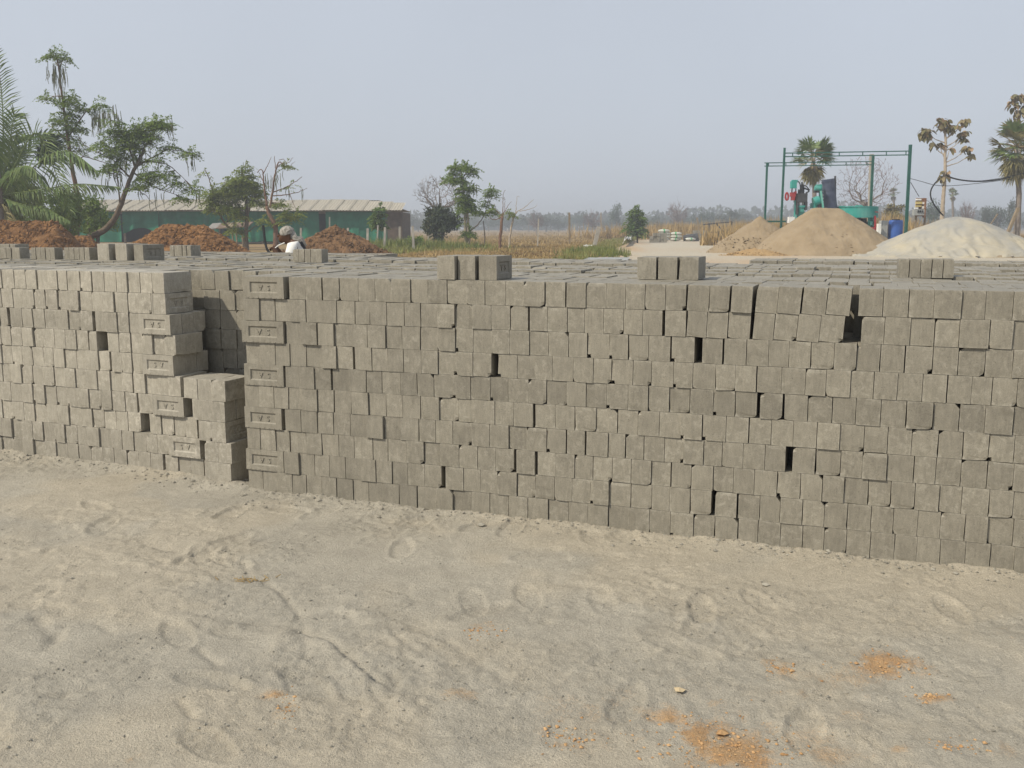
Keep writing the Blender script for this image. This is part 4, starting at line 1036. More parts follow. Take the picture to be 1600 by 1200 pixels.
sheet('crumpled white sheet at the road edge by the verge', ((972,387),(986,381),(988,374),(978,377)), .7)
sheet('pale flat sheet lying behind the rear blocks', ((905,411),(980,410),(985,404.5),(915,405.5)), .05, 'sheet', 'greybox')

# cables
M['cable'] = pmat('black_cable', (.01,.01,.01), (.02,.02,.02), 3)
def cable(label, pts, Y, r, Y2=None):
    Y2 = Y if Y2 is None else Y2
    q = np.array([P(px, py, Y+(Y2-Y)*i/(len(pts)-1)) for i, (px, py) in enumerate(pts)]); tt = np.linspace(0,1,len(q)); T = np.linspace(0,1,40)
    from numpy import polyfit, polyval
    d = min(3, len(q)-1); s = np.stack([polyval(polyfit(tt, q[:,k], d), T) for k in range(3)], 1)
    tag(MB().tube(s, r, 5).build('cable', M['cable']), label, 'cable')
cable('thick black cable sagging from the teak trunk to the right palm', ((1478,273),(1500,281),(1540,283),(1588,274)), 60, .05, 66)
cable('black cable drooping down the left of the teak trunk', ((1469,278),(1457,292),(1455,310),(1474,337)), 59.5, .045)
cable('thin upper wire sagging behind the teak', ((1475,275),(1520,283),(1570,277),(1640,262)), 63, .018)
cable('thin wire from the steel frame sagging past the teak', ((1422,279),(1455,288),(1490,290),(1580,280)), 61, .018)
cable('thin stay wire from the steel frame to the switch board', ((1423,285),(1430,297),(1436,307)), 57.5, .018)

# ------------------------------------------------------------------ vegetation
M['bark'] = pmat('brown_bark', (.10,.075,.052), (.17,.13,.095), 6, .95, .6, 20, .02)
M['bark_pale'] = pmat('pale_bark', (.30,.245,.185), (.40,.34,.265), 5, .9, .4, 20, .02)
M['bark_red'] = pmat('reddish_bark', (.13,.075,.048), (.20,.125,.085), 5, .95, .4, 20, .02)
M['bark_grey'] = pmat('grey_bark', (.15,.125,.105), (.22,.19,.165), 5, .95, .4, 20, .02)
M['leaf_mor'] = leafmat('feathery_green_leaf', (.125,.205,.038), (.240,.315,.070))
M['leaf_mor2'] = leafmat('yellow_green_leaf', (.150,.210,.036), (.270,.310,.068))
M['leaf_dark'] = leafmat('dark_green_leaf', (.024,.040,.016), (.062,.082,.034), (.10,.095,.05), .12)
M['leaf_mid'] = leafmat('mid_green_leaf', (.095,.170,.034), (.185,.260,.060))
M['leaf_far'] = leafmat('far_green_leaf', (.025,.050,.022), (.055,.085,.036), None, .1)
M['leaf_far2'] = leafmat('far_grey_leaf', (.035,.050,.030), (.065,.078,.045), None, .1)
M['twig_far'] = leafmat('far_reddish_twigs', (.12,.070,.062), (.20,.125,.11), None, .1)
M['twig_grey'] = leafmat('greyish_twigs', (.13,.105,.092), (.21,.175,.155), None, .1)
M['pod'] = leafmat('green_pod', (.075,.095,.045), (.15,.15,.085), None, .05)
M['palm'] = leafmat('palm_green', (.085,.150,.038), (.185,.235,.080), (.19,.17,.07), .2, .5)
M['palm_dark'] = leafmat('palm_dark', (.012,.030,.014), (.028,.052,.022), None, .1, .5)
M['palm_dry'] = leafmat('palm_dry', (.14,.13,.05), (.27,.23,.10), (.26,.20,.10), .15)
M['teak'] = leafmat('teak_leaf', (.13,.125,.05), (.25,.20,.11), (.32,.215,.13), .15)
M['dry'] = leafmat('dry_grass_blade', (.28,.19,.075), (.48,.36,.165), (.14,.085,.04), .25)
M['dry_gold'] = leafmat('golden_grass_blade', (.33,.23,.09), (.50,.36,.165), None, .25)
M['weed'] = leafmat('green_weed', (.130,.175,.040), (.29,.28,.09), (.30,.24,.10), .25)

def limb(m, pts, r0, r1, n=7, wob=.0):
    pts = np.asarray(pts, float); k = max(6, 4*len(pts))
    d = np.r_[0, np.cumsum(np.linalg.norm(np.diff(pts, axis=0), axis=1))]; t = np.linspace(0, d[-1], k)
    q = np.stack([np.interp(t, d, pts[:,i]) for i in range(3)], 1)
    for _ in range(2): q[1:-1] = .25*q[:-2]+.5*q[1:-1]+.25*q[2:]
    if wob: q[1:-1] += RNG.normal(0, wob, (k-2,3))
    m.tube(q, np.linspace(r0, r1, k), n); return q
def pxl(pts, Y):        # photograph polyline (px, py[, dy]) at depth Y
    return [P(p[0], p[1], Y+(p[2] if len(p) > 2 else 0)) for p in pts]
def sprays(m, C, D, L, per=26, ls=.12, droop=.35):
    """feathery compound leaves: one spray at each C pointing along D"""
    k = len(C); D = D/np.linalg.norm(D, axis=1)[:,None]
    L = np.broadcast_to(np.asarray(L,float), (k,))
    s = RNG.random((k,per))**.8; lat = RNG.uniform(-1,1,(k,per))*(1-.55*s)*.42
    side = np.cross(D, np.array([0,0,1.0])); side /= np.linalg.norm(side, axis=1)[:,None]+1e-6
    p = C[:,None,:] + D[:,None,:]*(s*L[:,None])[...,None] + side[:,None,:]*(lat*L[:,None])[...,None]
    p[...,2] -= droop*L[:,None]*(s**2 + .5*np.abs(lat))
    d = D[:,None,:]*.6 + side[:,None,:]*np.sign(lat)[...,None]*.8 + RNG.normal(0,.3,(k,per,3)); d[...,2] -= .35
    n = np.array([0,0,1.0]) + RNG.normal(0,.45,(k,per,3))
    tone = np.clip(.5 + .28*RNG.normal(0,1,(k,1)) + .18*RNG.normal(0,1,(k,per)), 0, .99)
    m.leaves(p.reshape(-1,3), d.reshape(-1,3), n.reshape(-1,3), RNG.uniform(.7,1.3,k*per)*ls, RNG.uniform(.35,.6,k*per)*ls, tone.ravel())
def cloud(m, C, rad, n, ls, shell=.55, lumps=9, asp=.5, seed=0):
    """leaves spread through an uneven crown made of many lumps"""
    r = np.random.default_rng(seed); rad = np.asarray(rad, float)
    lc = r.normal(0, 1, (lumps,3)); lc /= np.linalg.norm(lc, axis=1)[:,None]; lc *= r.uniform(.35,.85,(lumps,1)); lr = r.uniform(.28,.5,lumps)
    i = r.integers(0, lumps, n); q = r.normal(0,1,(n,3)); q /= np.linalg.norm(q, axis=1)[:,None]
    q = lc[i] + q*(lr[i]*r.uniform(shell,1.05,n))[:,None]
    d = r.normal(0,1,(n,3)); nn = q + r.normal(0,.5,(n,3)); 
    tone = np.clip(.35*r.random(lumps)[i] + .65*r.random(n), 0, .99)
    m.leaves(np.asarray(C)+q*rad, d, nn, r.uniform(.7,1.3,n)*ls, r.uniform(.7,1.3,n)*ls*asp, tone)
def moringa(label, Y, limbs, clusters, pods=(), ls=.13, leaf='leaf_mor', bark='bark', L=.75, group=None, base=None, name='drumstick_tree', cat='tree', per=26):
    b = P(limbs[0][0][0][0], 360, Y); root = thing(name, label, cat, (b[0], Y, 0), group=group); W0 = np.array([b[0], Y, 0])
    tr = MB(); Q = []
    for j, (pts, r0, r1) in enumerate(limbs):
        q3 = pxl(pts, Y)
        if j == 0 and q3[0][2] > .02: q3 = [np.array([q3[0][0]-(q3[1][0]-q3[0][0])*.15, q3[0][1], -.05])] + q3
        Q.append(limb(tr, q3, r0, r1, 7, .012))
    Q = np.concatenate(Q); lf = MB()
    for px, py, rx, ry, n in clusters:
        c = P(px, py, Y); sx, sz = rx*Y/F, ry*Y/F; nt_ = max(1, int(n/3.3))
        q = RNG.normal(0,1,(nt_,3)); q /= np.linalg.norm(q,axis=1)[:,None]; q *= RNG.uniform(.15,1,(nt_,1))**.6
        T = c + q*np.array([sx*.8, (sx+sz)*.40, sz*.85])
        for tp in T:
            a = Q[np.argmin(((Q-tp)**2).sum(1) + .6*np.maximum(0, Q[:,2]-tp[2]))]
            tr.tube([a, (a+tp)/2+RNG.normal(0,.05,3)+[0,0,-.06], tp], [.022,.014,.008], 4, False)
            k = RNG.integers(5, 9); th_ = RNG.uniform(0,2*pi)+np.arange(k)*2*pi/k+RNG.normal(0,.25,k)
            D = np.stack([np.cos(th_), np.sin(th_), RNG.uniform(-.25,.35,k)], 1); D[-1] = (0.2,0,1)
            sprays(lf, np.repeat(tp[None],k,0)+RNG.normal(0,.04,(k,3)), D, RNG.uniform(.65,1.2,k)*L, per, ls, .45)
    tr.build('trunk', M[bark], root, True, world=W0)
    if lf.n: lf.build('crown', M[leaf], root, world=W0)
    if pods:
        pm = MB()
        for px, py, rx, ry, n in pods:
            for k in range(n):
                c = P(px+random.uniform(-rx,rx), py+random.uniform(-ry,ry), Y+random.uniform(-.5,.5)); l = random.uniform(.45,.95)
                pm.tube([c, c+[random.gauss(0,.03),0,-l*.5], c+[random.gauss(0,.06),random.gauss(0,.03),-l]], [.014,.020,.010], 4, False, random.random())
        pm.build('pods', M['pod'], root, kind='stuff', world=W0)
    return root
TY = 50.0
moringa('leaning moringa tree with hanging pods, its trunk curving up from the soil heap', TY,
    [([(118,383),(140,371),(160,362),(178,345),(187,324),(197,295),(211,262),(226,233)], .20, .07), ([(211,262),(221,240),(231,222),(226,200),(250,190)], .06, .02),
     ([(211,262),(205,240),(198,222),(185,198),(176,188)], .06, .018), ([(203,276),(190,264),(180,252),(168,245)], .055, .015), ([(211,262),(235,248),(250,240),(262,232),(290,238)], .05, .015),
     ([(215,255),(240,252),(265,258),(290,282)], .04, .012), ([(206,268),(240,292),(262,300),(275,304)], .045, .012), ([(196,298),(215,296),(228,305),(240,320)], .03, .01),
     ([(187,324),(186,300),(181,262),(182,250)], .05, .012), ([(198,222),(170,215),(150,208)], .03, .01), ([(168,245),(140,232),(126,222),(124,214)], .03, .01)],
    [(195,200,26,8,14),(228,196,24,8,14),(160,228,16,10,14),(205,236,20,14,20),(250,250,16,8,10),(168,262,14,14,16),(215,290,16,6,10),(185,208,20,14,34),(215,203,20,14,34),(240,192,20,11,30),(252,200,14,14,22),(190,230,22,16,40),(180,252,18,16,24),(214,222,18,12,22),(236,215,16,14,24),(265,232,14,7,14),(296,237,12,6,14),
     (250,268,22,11,26),(222,278,20,9,20),(272,285,18,8,14),(303,292,10,9,14),(283,308,16,5,12),(170,240,12,10,12),(176,187,14,5,8),(232,288,20,10,14)],
    [(178,176,10,8,14),(152,175,10,8,12),(264,190,6,8,9),(200,245,28,12,14),(240,300,30,8,8),(150,185,8,5,6),(298,244,8,5,7),(176,270,16,14,14),(215,225,26,20,14),(308,300,4,4,4)], bark='bark', L=.62, ls=.12)
moringa('tallest slender moringa tree with bunched pods, above the palm', TY+1.5,
    [([(116,378),(122,352),(126,335),(120,300),(112,258),(106,215),(100,170),(96,140),(92,105),(88,88)], .16, .035), ([(106,215),(120,195),(135,172),(150,166),(168,164)], .045, .012),
     ([(108,228),(92,205),(75,196)], .04, .012), ([(112,258),(130,244),(150,250),(175,258)], .04, .012), ([(98,150),(84,150),(70,158)], .03, .01), ([(92,105),(80,88),(70,88)], .02, .008), ([(92,105),(100,92),(102,95)], .02, .008),
     ([(126,335),(116,352),(112,372)], .08, .06)],
    [(100,215,22,14,24),(85,235,18,14,20),(125,232,14,10,14),(108,178,18,8,14),(84,85,14,5,20),(100,90,6,8,8),(112,158,22,14,34),(96,190,20,10,22),(118,198,18,11,28),(128,170,10,6,10),(150,164,16,5,14),(72,150,10,8,10)],
    [(80,102,8,8,16),(98,104,6,10,16),(88,118,8,6,8),(156,175,14,6,20),(92,140,8,8,6),(178,170,4,8,8)], bark='bark_red', L=.6, ls=.12)
moringa('bushy moringa tree standing over the lean-to', 64,
    [([(385,378),(384,365),(386,340),(384,310),(380,285),(378,262)], .17, .05), ([(384,365),(362,360),(352,350),(340,330),(336,315)], .10, .05), ([(386,340),(392,318),(402,300)], .07, .03),
     ([(336,315),(332,296),(324,272),(320,264)], .05, .02), ([(384,310),(366,292),(350,284)], .05, .02), ([(386,340),(372,318),(356,310)], .05, .02), ([(384,365),(396,355),(407,350)], .05, .02)],
    [(336,305,16,14,44),(330,318,12,12,30),(352,300,16,14,40),(366,285,22,12,46),(380,278,16,12,40),(392,292,16,14,44),(372,302,20,14,50),(398,312,12,12,30),(360,322,18,12,36),(376,336,16,10,26),(402,300,8,8,16),(350,320,12,10,22),(383,262,10,5,8),(320,268,4,5,4),(372,358,12,8,20)],
    [(384,256,5,3,4)], leaf='leaf_mor2', bark='bark', L=.75, ls=.15)
moringa('nearly leafless moringa tree with a few pods, before the green net wall', 62,
    [([(430,400),(431,370),(431,352),(425,342),(419,332),(417,322)], .20, .11), ([(417,322),(414,302),(412,285),(411,272),(409,262),(402,270)], .08, .02), ([(422,325),(426,300),(428,280),(432,262),(436,250),(446,262)], .08, .03),
     ([(428,280),(432,268),(429,252),(429,244)], .04, .015), ([(432,262),(442,254),(450,256),(458,246)], .03, .012), ([(427,300),(440,296),(452,290),(468,280),(472,276)], .04, .015), ([(427,306),(450,304),(468,300),(480,294)], .04, .012),
     ([(412,285),(408,276),(404,268)], .03, .012), ([(411,272),(416,262),(420,255),(424,245)], .03, .012), ([(436,250),(444,248),(450,262),(461,252)], .02, .01)],
    [(446,258,8,3,8),(434,318,10,7,14),(448,336,14,8,18),(418,344,14,8,16),(462,337,8,8,12),(452,290,4,3,3),(438,350,10,6,8)],
    [(420,278,6,8,10),(436,278,8,12,10),(472,296,4,4,3),(450,296,4,3,3)], leaf='leaf_mor2', bark='bark_red', L=.6, ls=.14)
moringa('tall narrow moringa tree beside the dark bush', 66,
    [([(728,404),(728,372),(727,345),(726,320),(725,296),(722,278),(720,262)], .13, .05), ([(733,404),(732,360),(731,335),(729,318)], .10, .07), ([(724,290),(712,276),(702,270)], .04, .015), ([(722,278),(734,266),(742,262)], .04, .015), ([(725,296),(738,290),(742,294)], .03, .012)],
    [(720,262,20,7,46),(738,266,7,6,14),(706,270,10,4,12),(716,282,18,6,32),(702,280,10,5,12),(727,296,13,9,28),(738,292,5,8,10),(726,312,12,9,42),(727,325,14,9,56),(738,322,8,8,18),(732,364,8,7,26),(728,346,5,10,8)],
    [(742,292,3,6,6)], L=.6, ls=.14, bark='bark_pale')
moringa('spindly leaning sapling with sparse leaves right of the tall narrow tree', 68,
    [([(735,360),(748,350),(756,338),(760,326),(764,310),(768,298)], .05, .02), ([(756,338),(751,332)], .02, .01), ([(762,315),(770,310),(776,312)], .02, .01), ([(758,385),(757,360),(755,345)], .05, .03)],
    [(768,296,8,4,14),(764,305,8,5,12),(758,318,10,6,16),(750,330,8,4,8),(768,330,8,6,14),(774,306,5,4,6),(744,334,6,3,6)], L=.55, ls=.13, bark='bark')
moringa('pruned sapling with bare upright shoots and long arching twigs', 64,
    [([(781,400),(781,375),(784,352),(785,338)], .12, .09), ([(785,338),(786,320),(786,300),(790,297)], .03, .012), ([(785,338),(790,328),(796,318),(799,315)], .03, .01), ([(785,338),(778,342),(770,344),(764,340)], .04, .015), ([(785,338),(776,330),(772,318)], .03, .01), ([(788,332),(789,315),(788,308)], .02, .01)],
    [(770,328,5,5,5)], bark='bark_red', L=.5)
moringa('pruned pale sapling with two long twigs reaching right', 66,
    [([(795,396),(796,372),(800,350),(803,336),(808,331)], .09, .05), ([(808,331),(820,324),(830,315),(834,312)], .03, .012), ([(812,330),(828,327),(836,324),(839,320)], .025, .01), ([(806,332),(807,315),(808,305),(812,308)], .025, .01), ([(803,336),(798,334)], .02, .01)],
    [(796,334,6,4,9),(800,340,5,4,5)], bark='bark_pale', leaf='leaf_mor2', L=.5)
moringa('small leafy papaya like tree at the end of the green net wall', 68,
    [([(590,392),(590,372),(591,350),(591,330)], .07, .04)],
    [(591,332,9,5,16),(590,342,11,6,20),(595,352,9,6,14),(586,350,8,6,12),(592,325,6,3,8)], L=.5, ls=.20, leaf='leaf_mid', per=18)
moringa('bright green roadside shrub with drooping leaves', 92,
    [([(996,384),(996,362),(995,345),(994,330)], .09, .04)],
    [(995,328,8,4,16),(992,338,11,6,26),(1000,344,10,8,26),(990,352,11,7,26),(998,360,10,8,24),(988,364,8,6,12)], L=.8, ls=.24, leaf='leaf_mid', per=22)

# bare tree behind the dark bush, bare pinkish tree behind the pole
def bare(label, Y, px, pbase, ptop, rx, ry, cpx, cpy, seed, mt='twig_grey', bark='bark_grey', gens=5, r0=.14, spread=.62, name='bare_tree', density=1.0, lean=0):
    r = random.Random(seed); b = P(px, pbase, Y); root = thing(name, label, 'tree', (b[0], Y, 0)); W0 = np.array([b[0], Y, 0])
    c = P(cpx, cpy, Y); sx, sz = rx*Y/F, ry*Y/F
    tr, tw = MB(), MB()
    rg = np.random.default_rng(seed)
    top = c - np.array([0,0,sz*.75]); base = np.array([b[0], Y, -.05])
    nodes = [base + (top-base)*t + rg.normal(0,.03,3)*(t>0) for t in np.linspace(0,1,7)]; par = [-1]+list(range(6)); plen = [i*.02 for i in range(7)]
    q = rg.normal(0,1,(int(620*density),3)); q /= np.linalg.norm(q,axis=1)[:,None]; q *= rg.uniform(.25,1,(len(q),1))**.45
    att = c + q*np.array([sx, sx*.8, sz]); att = att[np.argsort(np.linalg.norm(att-top,axis=1))]
    for a in att:
        N_ = np.array(nodes[4:]); dd = np.linalg.norm(N_-a,axis=1) + .45*np.array(plen[4:]); k = int(np.argmin(dd))+4
        s0 = nodes[k]; L = np.linalg.norm(a-s0); m_ = max(1, int(L/.35)); p_ = k; bend = rg.normal(0,.05*L,3); bend[2] += .06*L
        for e in range(1, m_+1):
            t = e/m_; nodes.append(s0+(a-s0)*t+bend*t*(1-t)*2); plen.append(plen[p_]+L/m_); par.append(p_); p_ = len(nodes)-1
    ne = len(nodes)
    for k in range(7, ne):
        if rg.random() < .34:
            e = nodes[k]; d = e-nodes[par[k]]; d = d/(np.linalg.norm(d)+1e-6)
            for _ in range(2):
                q_ = d*.8+rg.normal(0,.5,3)+[0,0,.15]; q_ /= np.linalg.norm(q_); nodes.append(e+q_*rg.uniform(.25,.6)*sx*.22); par.append(k)
    wt = np.ones(len(nodes)); wt[ne:] = .25
    for k in range(len(nodes)-1, 0, -1): wt[par[k]] += wt[k]
    rad = np.minimum(r0*(wt/wt[0])**.60, r0)
    for k in range(1, len(nodes)):
        big = rad[k] > r0*.16
        (tr if big else tw).tube([nodes[par[k]], nodes[k]], [max(rad[par[k]] if big else rad[k], .012), max(rad[k], .010)], 6 if big else 3, False, rg.random())
    tr.build('trunk', M[bark], root, True, world=W0); tw.build('twigs', M[mt], root, kind='stuff', world=W0)
    return root
bare('leafless grey tree spreading left above the dark bush', 70, 690, 372, 285, 42, 30, 688, 305, 5, gens=6, r0=.16, lean=-.15)
bare('wide leafless pinkish tree behind the steel frame', 95, 1354, 355, 252, 48, 42, 1356, 288, 8, 'twig_far', 'bark_grey', 7, .20, .55)

def bush(name, label, px, py, Y, rx, ry, n, ls, leaf, seed, stem=True, ryd=None, asp=.5, group=None, lumps=10, cat='bush', shell=.5):
    c = P(px, py, Y); root = thing(name, label, cat, (c[0], Y, 0), group=group); W0 = np.array([c[0], Y, 0])
    sx, sz = rx*Y/F, ry*Y/F
    m = MB(); r = random.Random(seed)
    for k in range(5):
        e = c + np.array([r.uniform(-.5,.5)*sx, r.uniform(-.4,.4)*sx, r.uniform(-.1,.6)*sz])
        m.tube([(c[0]+r.gauss(0,.12)*sx, Y+r.gauss(0,.1)*sx, -.05), tuple((np.array([c[0],Y,0])*.4+e*.6)+np.array([0,0,.1*sz])), tuple(e)], [.05+.02*sz,.03,.015], 5, False)
    m.build('trunk', M['bark'], root, True, world=W0)
    m = MB(); cloud(m, c, (sx, (ryd or .85*sx), sz), n, ls, shell, lumps, asp, seed); m.build('crown', M[leaf], root, world=W0)
    return root
bush('dense_bush', 'dense dark rounded bush by the field fence', 690, 346, 67, 29, 32, 5200, .20, 'leaf_dark', 3, lumps=22, shell=.3)
bush('shrub', 'tangled green shrub left of the leaning trunk', 95, 335, 47, 50, 46, 5200, .16, 'leaf_mor', 4, lumps=22, shell=.2)
bush('shrub', 'yellow green shrub at the left edge behind the clods', 12, 325, 46.5, 38, 46, 5000, .16, 'leaf_mor2', 6, lumps=14, shell=.2)
bush('shrub', 'olive shrub under the coconut fronds', 42, 290, 51, 52, 56, 4600, .17, 'leaf_mor2', 7, lumps=16, shell=.2)
bush('shrub', 'dark shrub between the leaning trunk and the shed', 150, 340, 52, 40, 34, 3000, .16, 'leaf_mor', 9, lumps=12, shell=.2)
bush('shrub', 'low dull shrub filling behind the left clods', 50, 352, 49, 70, 30, 5000, .17, 'leaf_mor', 12, lumps=18, shell=.2)
bush('shrub', 'low weedy shrub beside the shed end wall', 650, 376, 62, 16, 13, 900, .14, 'leaf_mor', 10, lumps=8, shell=.2)

# ------------------------------------------------------------------ palms
def frond(m, pts, L, n=46, w=.055, droop=.7, hang=0.0, seed=0, spread=1.0):
    """pinnate frond: rachis along pts, leaflets both sides"""
    r = np.random.default_rng(seed); pts = np.array(pts, float); d = np.r_[0, np.cumsum(np.linalg.norm(np.diff(pts,axis=0),axis=1))]
    t = np.linspace(0, d[-1], 16); q = np.stack([np.interp(t,d,pts[:,i]) for i in range(3)],1)
    for _ in range(3): q[1:-1] = .25*q[:-2]+.5*q[1:-1]+.25*q[2:]
    m.tube(q, np.linspace(.045,.010,16), 5, False, .8)
    s = np.linspace(.12,1,n); c = np.stack([np.interp(s*d[-1],t,q[:,i]) for i in range(3)],1); tg = np.gradient(c,axis=0); tg /= np.linalg.norm(tg,axis=1)[:,None]
    side = np.cross(tg, np.array([0,.55,1.0])); side /= np.linalg.norm(side,axis=1)[:,None]
    for sg in (-1, 1):
        ll = L*np.sin(pi*np.clip(.18+.78*s,0,1))**.6*r.uniform(.85,1.1,n)
        dd = side*sg*spread + tg*(.45+.5*s[:,None]) + r.normal(0,.10,(n,3)); dd[:,2] += .10-hang; dd /= np.linalg.norm(dd,axis=1)[:,None]
        mid = c + dd*ll[:,None]*.5; d2 = dd.copy(); d2[:,2] -= droop; d2 /= np.linalg.norm(d2,axis=1)[:,None]; tip = mid + d2*ll[:,None]*.55
        wv = np.cross(dd, np.array([.2,-.9,.4])); wv /= np.linalg.norm(wv,axis=1)[:,None]; wv *= w*.5
        v = np.stack([c-wv*.6, c+wv*.6, mid+wv, mid-wv, tip], 1).reshape(-1,3)
        f = []
        for k in range(n): f += [(5*k,5*k+1,5*k+2,5*k+3),(5*k+3,5*k+2,5*k+4)]
        m.add(v, f, np.repeat(np.clip(r.normal(.45,.22,n),0,.85),2))
CY = 45.0; cb = P(-8, 300, CY); coco = thing('coconut_palm', 'young coconut palm with long arching fronds at the left edge', 'palm', (cb[0], CY, 0)); CW0 = np.array([cb[0], CY, 0])
m = MB(); limb(m, [(cb[0],CY,-.1),(cb[0]+.05,CY,.7),P(-4,262,CY)], .26, .17, 12, .01); m.build('trunk', M['bark_grey'], coco, True, world=CW0)
for k, (pts, L, dr, mt, sd) in enumerate((
    ([(-2,300),(6,210),(2,130),(-10,70,-.8)], .85, .25, 'palm', 1), ([(0,300),(18,210),(22,170),(30,183,.42)], .80, .3, 'palm', 2), ([(4,295),(40,225),(58,190),(112,337,.41)], 1.0, .25, 'palm', 3),
    ([(2,300),(52,262),(84,234),(112,234,-.3),(150,266,-.6)], 1.15, .9, 'palm', 4), ([(2,305),(70,296),(120,286),(184,292,.3)], .75, .9, 'palm', 5), ([(60,262,.8),(78,236,.8),(86,214,.9)], .62, .1, 'palm_dark', 6),
    ([(-4,290),(14,250),(24,228),(40,212,1)], .85, .5, 'palm', 7), ([(-6,305),(30,320),(66,322),(108,345,-.6)], .8, .9, 'palm', 8), ([(-10,300),(-30,220),(-30,150),(-12,92,.8)], .9, .3, 'palm', 9), ([(-6,310),(8,330),(8,350),(4,372,-1)], .7, 1.0, 'palm_dry', 10),
    ([(-10,300),(-50,250),(-90,240),(-130,270)], 1.0, .8, 'palm', 11), ([(-4,300),(36,244,1.2),(66,214,1.6),(84,205,2)], .85, .5, 'palm', 12), ([(-6,300),(26,262,-1),(48,256,-1.6),(74,292,-2)], .8, .9, 'palm', 13))):
    m = MB(); frond(m, pxl(pts, CY), L*1.2, w=.062, droop=dr, seed=sd, n=46, hang=.9 if sd in (4,5,8,13) else 0.0); m.build('frond', M[mt], coco, world=CW0)

def fan(m, root, d, pet, R_, n=26, arc=2.5, seed=0, droop=.2):
    r = np.random.default_rng(seed); d = np.array(d,float); d /= np.linalg.norm(d); root = np.array(root, float)
    side = np.cross(d, [0,0,1.0]); side = side/(np.linalg.norm(side)+1e-6) if np.linalg.norm(side) > .05 else np.array([1.0,0,0])
    a = r.uniform(-.5,.5); up = np.cross(side, d); side = side*cos(a)+up*sin(a); up = np.cross(side, d)
    hub = root + d*pet + np.array([0,0,-droop*pet*.4]); m.tube([root, (root+hub)/2+[0,0,.06*pet], hub], [.045,.025], 4, False, .93)
    arc = 3.5; th = np.linspace(-arc/2, arc/2, n)
    for i, t in enumerate(th):
        e = d*cos(t)+side*sin(t)+up*(.12*abs(sin(t*2)))+r.normal(0,.05,3); e /= np.linalg.norm(e); L = R_*r.uniform(.85,1.08)
        wv = np.cross(e, up); wv = wv/(np.linalg.norm(wv)+1e-6)*R_*.062
        mid = hub+e*L*.55; tip = hub+e*L; tip[2] -= droop*L*r.uniform(.5,1.2)
        m.add([hub-wv*.2, hub+wv*.2, mid+wv, mid-wv, tip], [(0,1,2,3),(3,2,4)], float(np.clip(r.normal(.45,.2),0,.85)))
def palmyra(label, px, pbase, pcrown, Y, r_px, n, seed, r0=.22, dead=10, group=None, name='palmyra_palm', dryf=.12):
    b = P(px, pbase, Y); c = P(px, pcrown, Y); root = thing(name, label, 'palm', (b[0], Y, 0), group=group); W0 = np.array([b[0],Y,0])
    m = MB(); limb(m, [(b[0],Y,-.1),(b[0]+.03,Y,c[2]*.5),(c[0],Y,c[2])], r0*1.15, r0*.85, 12, .01); m.build('trunk', M['bark_grey'], root, True, world=W0)
    r = random.Random(seed); Rr = r_px*Y/F
    for k in range(n+dead):
        dd = k >= n
        z = r.uniform(-.45,1.0) if not dd else r.uniform(-1.5,-.5); a = r.uniform(0,2*pi); q = sqrt(max(0,1-min(1,abs(z))**2)); d = (cos(a)*max(q,.25), sin(a)*max(q,.25), z)
        m = MB(); pet = Rr*r.uniform(.38,.58)*(1 if not dd else .75); fan(m, c+np.array([0,0,(.1 if not dd else -.25)*Rr*.5]), d, pet, Rr*(.47 if not dd else .45), seed=seed*100+k, droop=.14 if not dd else .4, n=19)
        m.build('frond', M['palm_dry' if dd or r.random() < dryf else 'palm'], root, world=W0)
    return root
palmyra('palmyra fan palm rising behind the teal machine', 1271, 350, 246, 72, 40, 30, 3, .16, 14)
palmyra('large palmyra fan palm at the right edge with a dry leaf skirt', 1589, 350, 232, 66, 50, 36, 4, .17, 26, dryf=.5)
palmyra('far small palmyra palm standing right of the teak sapling', 1488, 352, 303, 170, 11, 14, 5, .20, 4)
palmyra('far palmyra palm seen right of the pinkish bare tree', 1396, 352, 302, 175, 11, 12, 6, .20, 4)

# teak saplings with large drooping leaves: every leaf a part
def teakleaf():
    m = MB(); L, Wd = 1.0, .62
    u = np.linspace(0,1,6); V, f = [], []
    for i, t in enumerate(u):
        w = Wd*.5*sin(pi*min(.97,t*.9+.06))**.8; z = -.42*t*t
        V += [(t*L*.9, -w, z+.10*w), (t*L*.9, 0, z-.02), (t*L*.9, w, z+.10*w)]
    for i in range(5):
        for j in range(2): f.append((3*i+j, 3*i+3+j, 3*i+4+j, 3*i+1+j))
    m.add(V, f, list(np.clip(RNG.normal(.5,.25,10),0,1))); return m
TL = []
for tn in (.15,.4,.6,.8,.95):
    m = teakleaf(); m.t = [min(1,max(0,tn+random.gauss(0,.05))) for _ in m.t]; TL.append(m.mesh('leaf', M['teak'], True))
def teak(label, Y, trunk, clumps, r0=.12):
    b = P(trunk[0][0], 360, Y); root = thing('teak_sapling', label, 'tree', (b[0], Y, 0)); W0 = np.array([b[0], Y, 0])
    m = MB(); q3 = pxl(trunk, Y); q3 = [np.array([q3[0][0],Y,-.1])]+q3; Q = limb(m, q3, r0, r0*.4, 8, .008)
    for px, py, rx, ry, n, s in clumps:
        c = P(px,py,Y); j = np.argmin(((Q-(c-[0,0,.8]))**2).sum(1)); a = Q[j]
        m.tube([a, (a+c)/2+[0,0,-.12], c], [.04,.025,.015], 5, False)
        for k in range(n):
            o = link('leaf', random.choice(TL), root)
            p = c + np.array([random.uniform(-rx,rx)*Y/F*.7, random.uniform(-.3,.3), random.uniform(-ry,ry)*Y/F*.7]) - W0
            o.location = tuple(p); o.rotation_euler = (random.gauss(0,.5), random.uniform(.0,.9), random.uniform(0,2*pi)); sc = s*random.uniform(.75,1.2); o.scale = (sc,sc,sc)
    m.build('trunk', M['bark_pale'], root, True, world=W0); return root
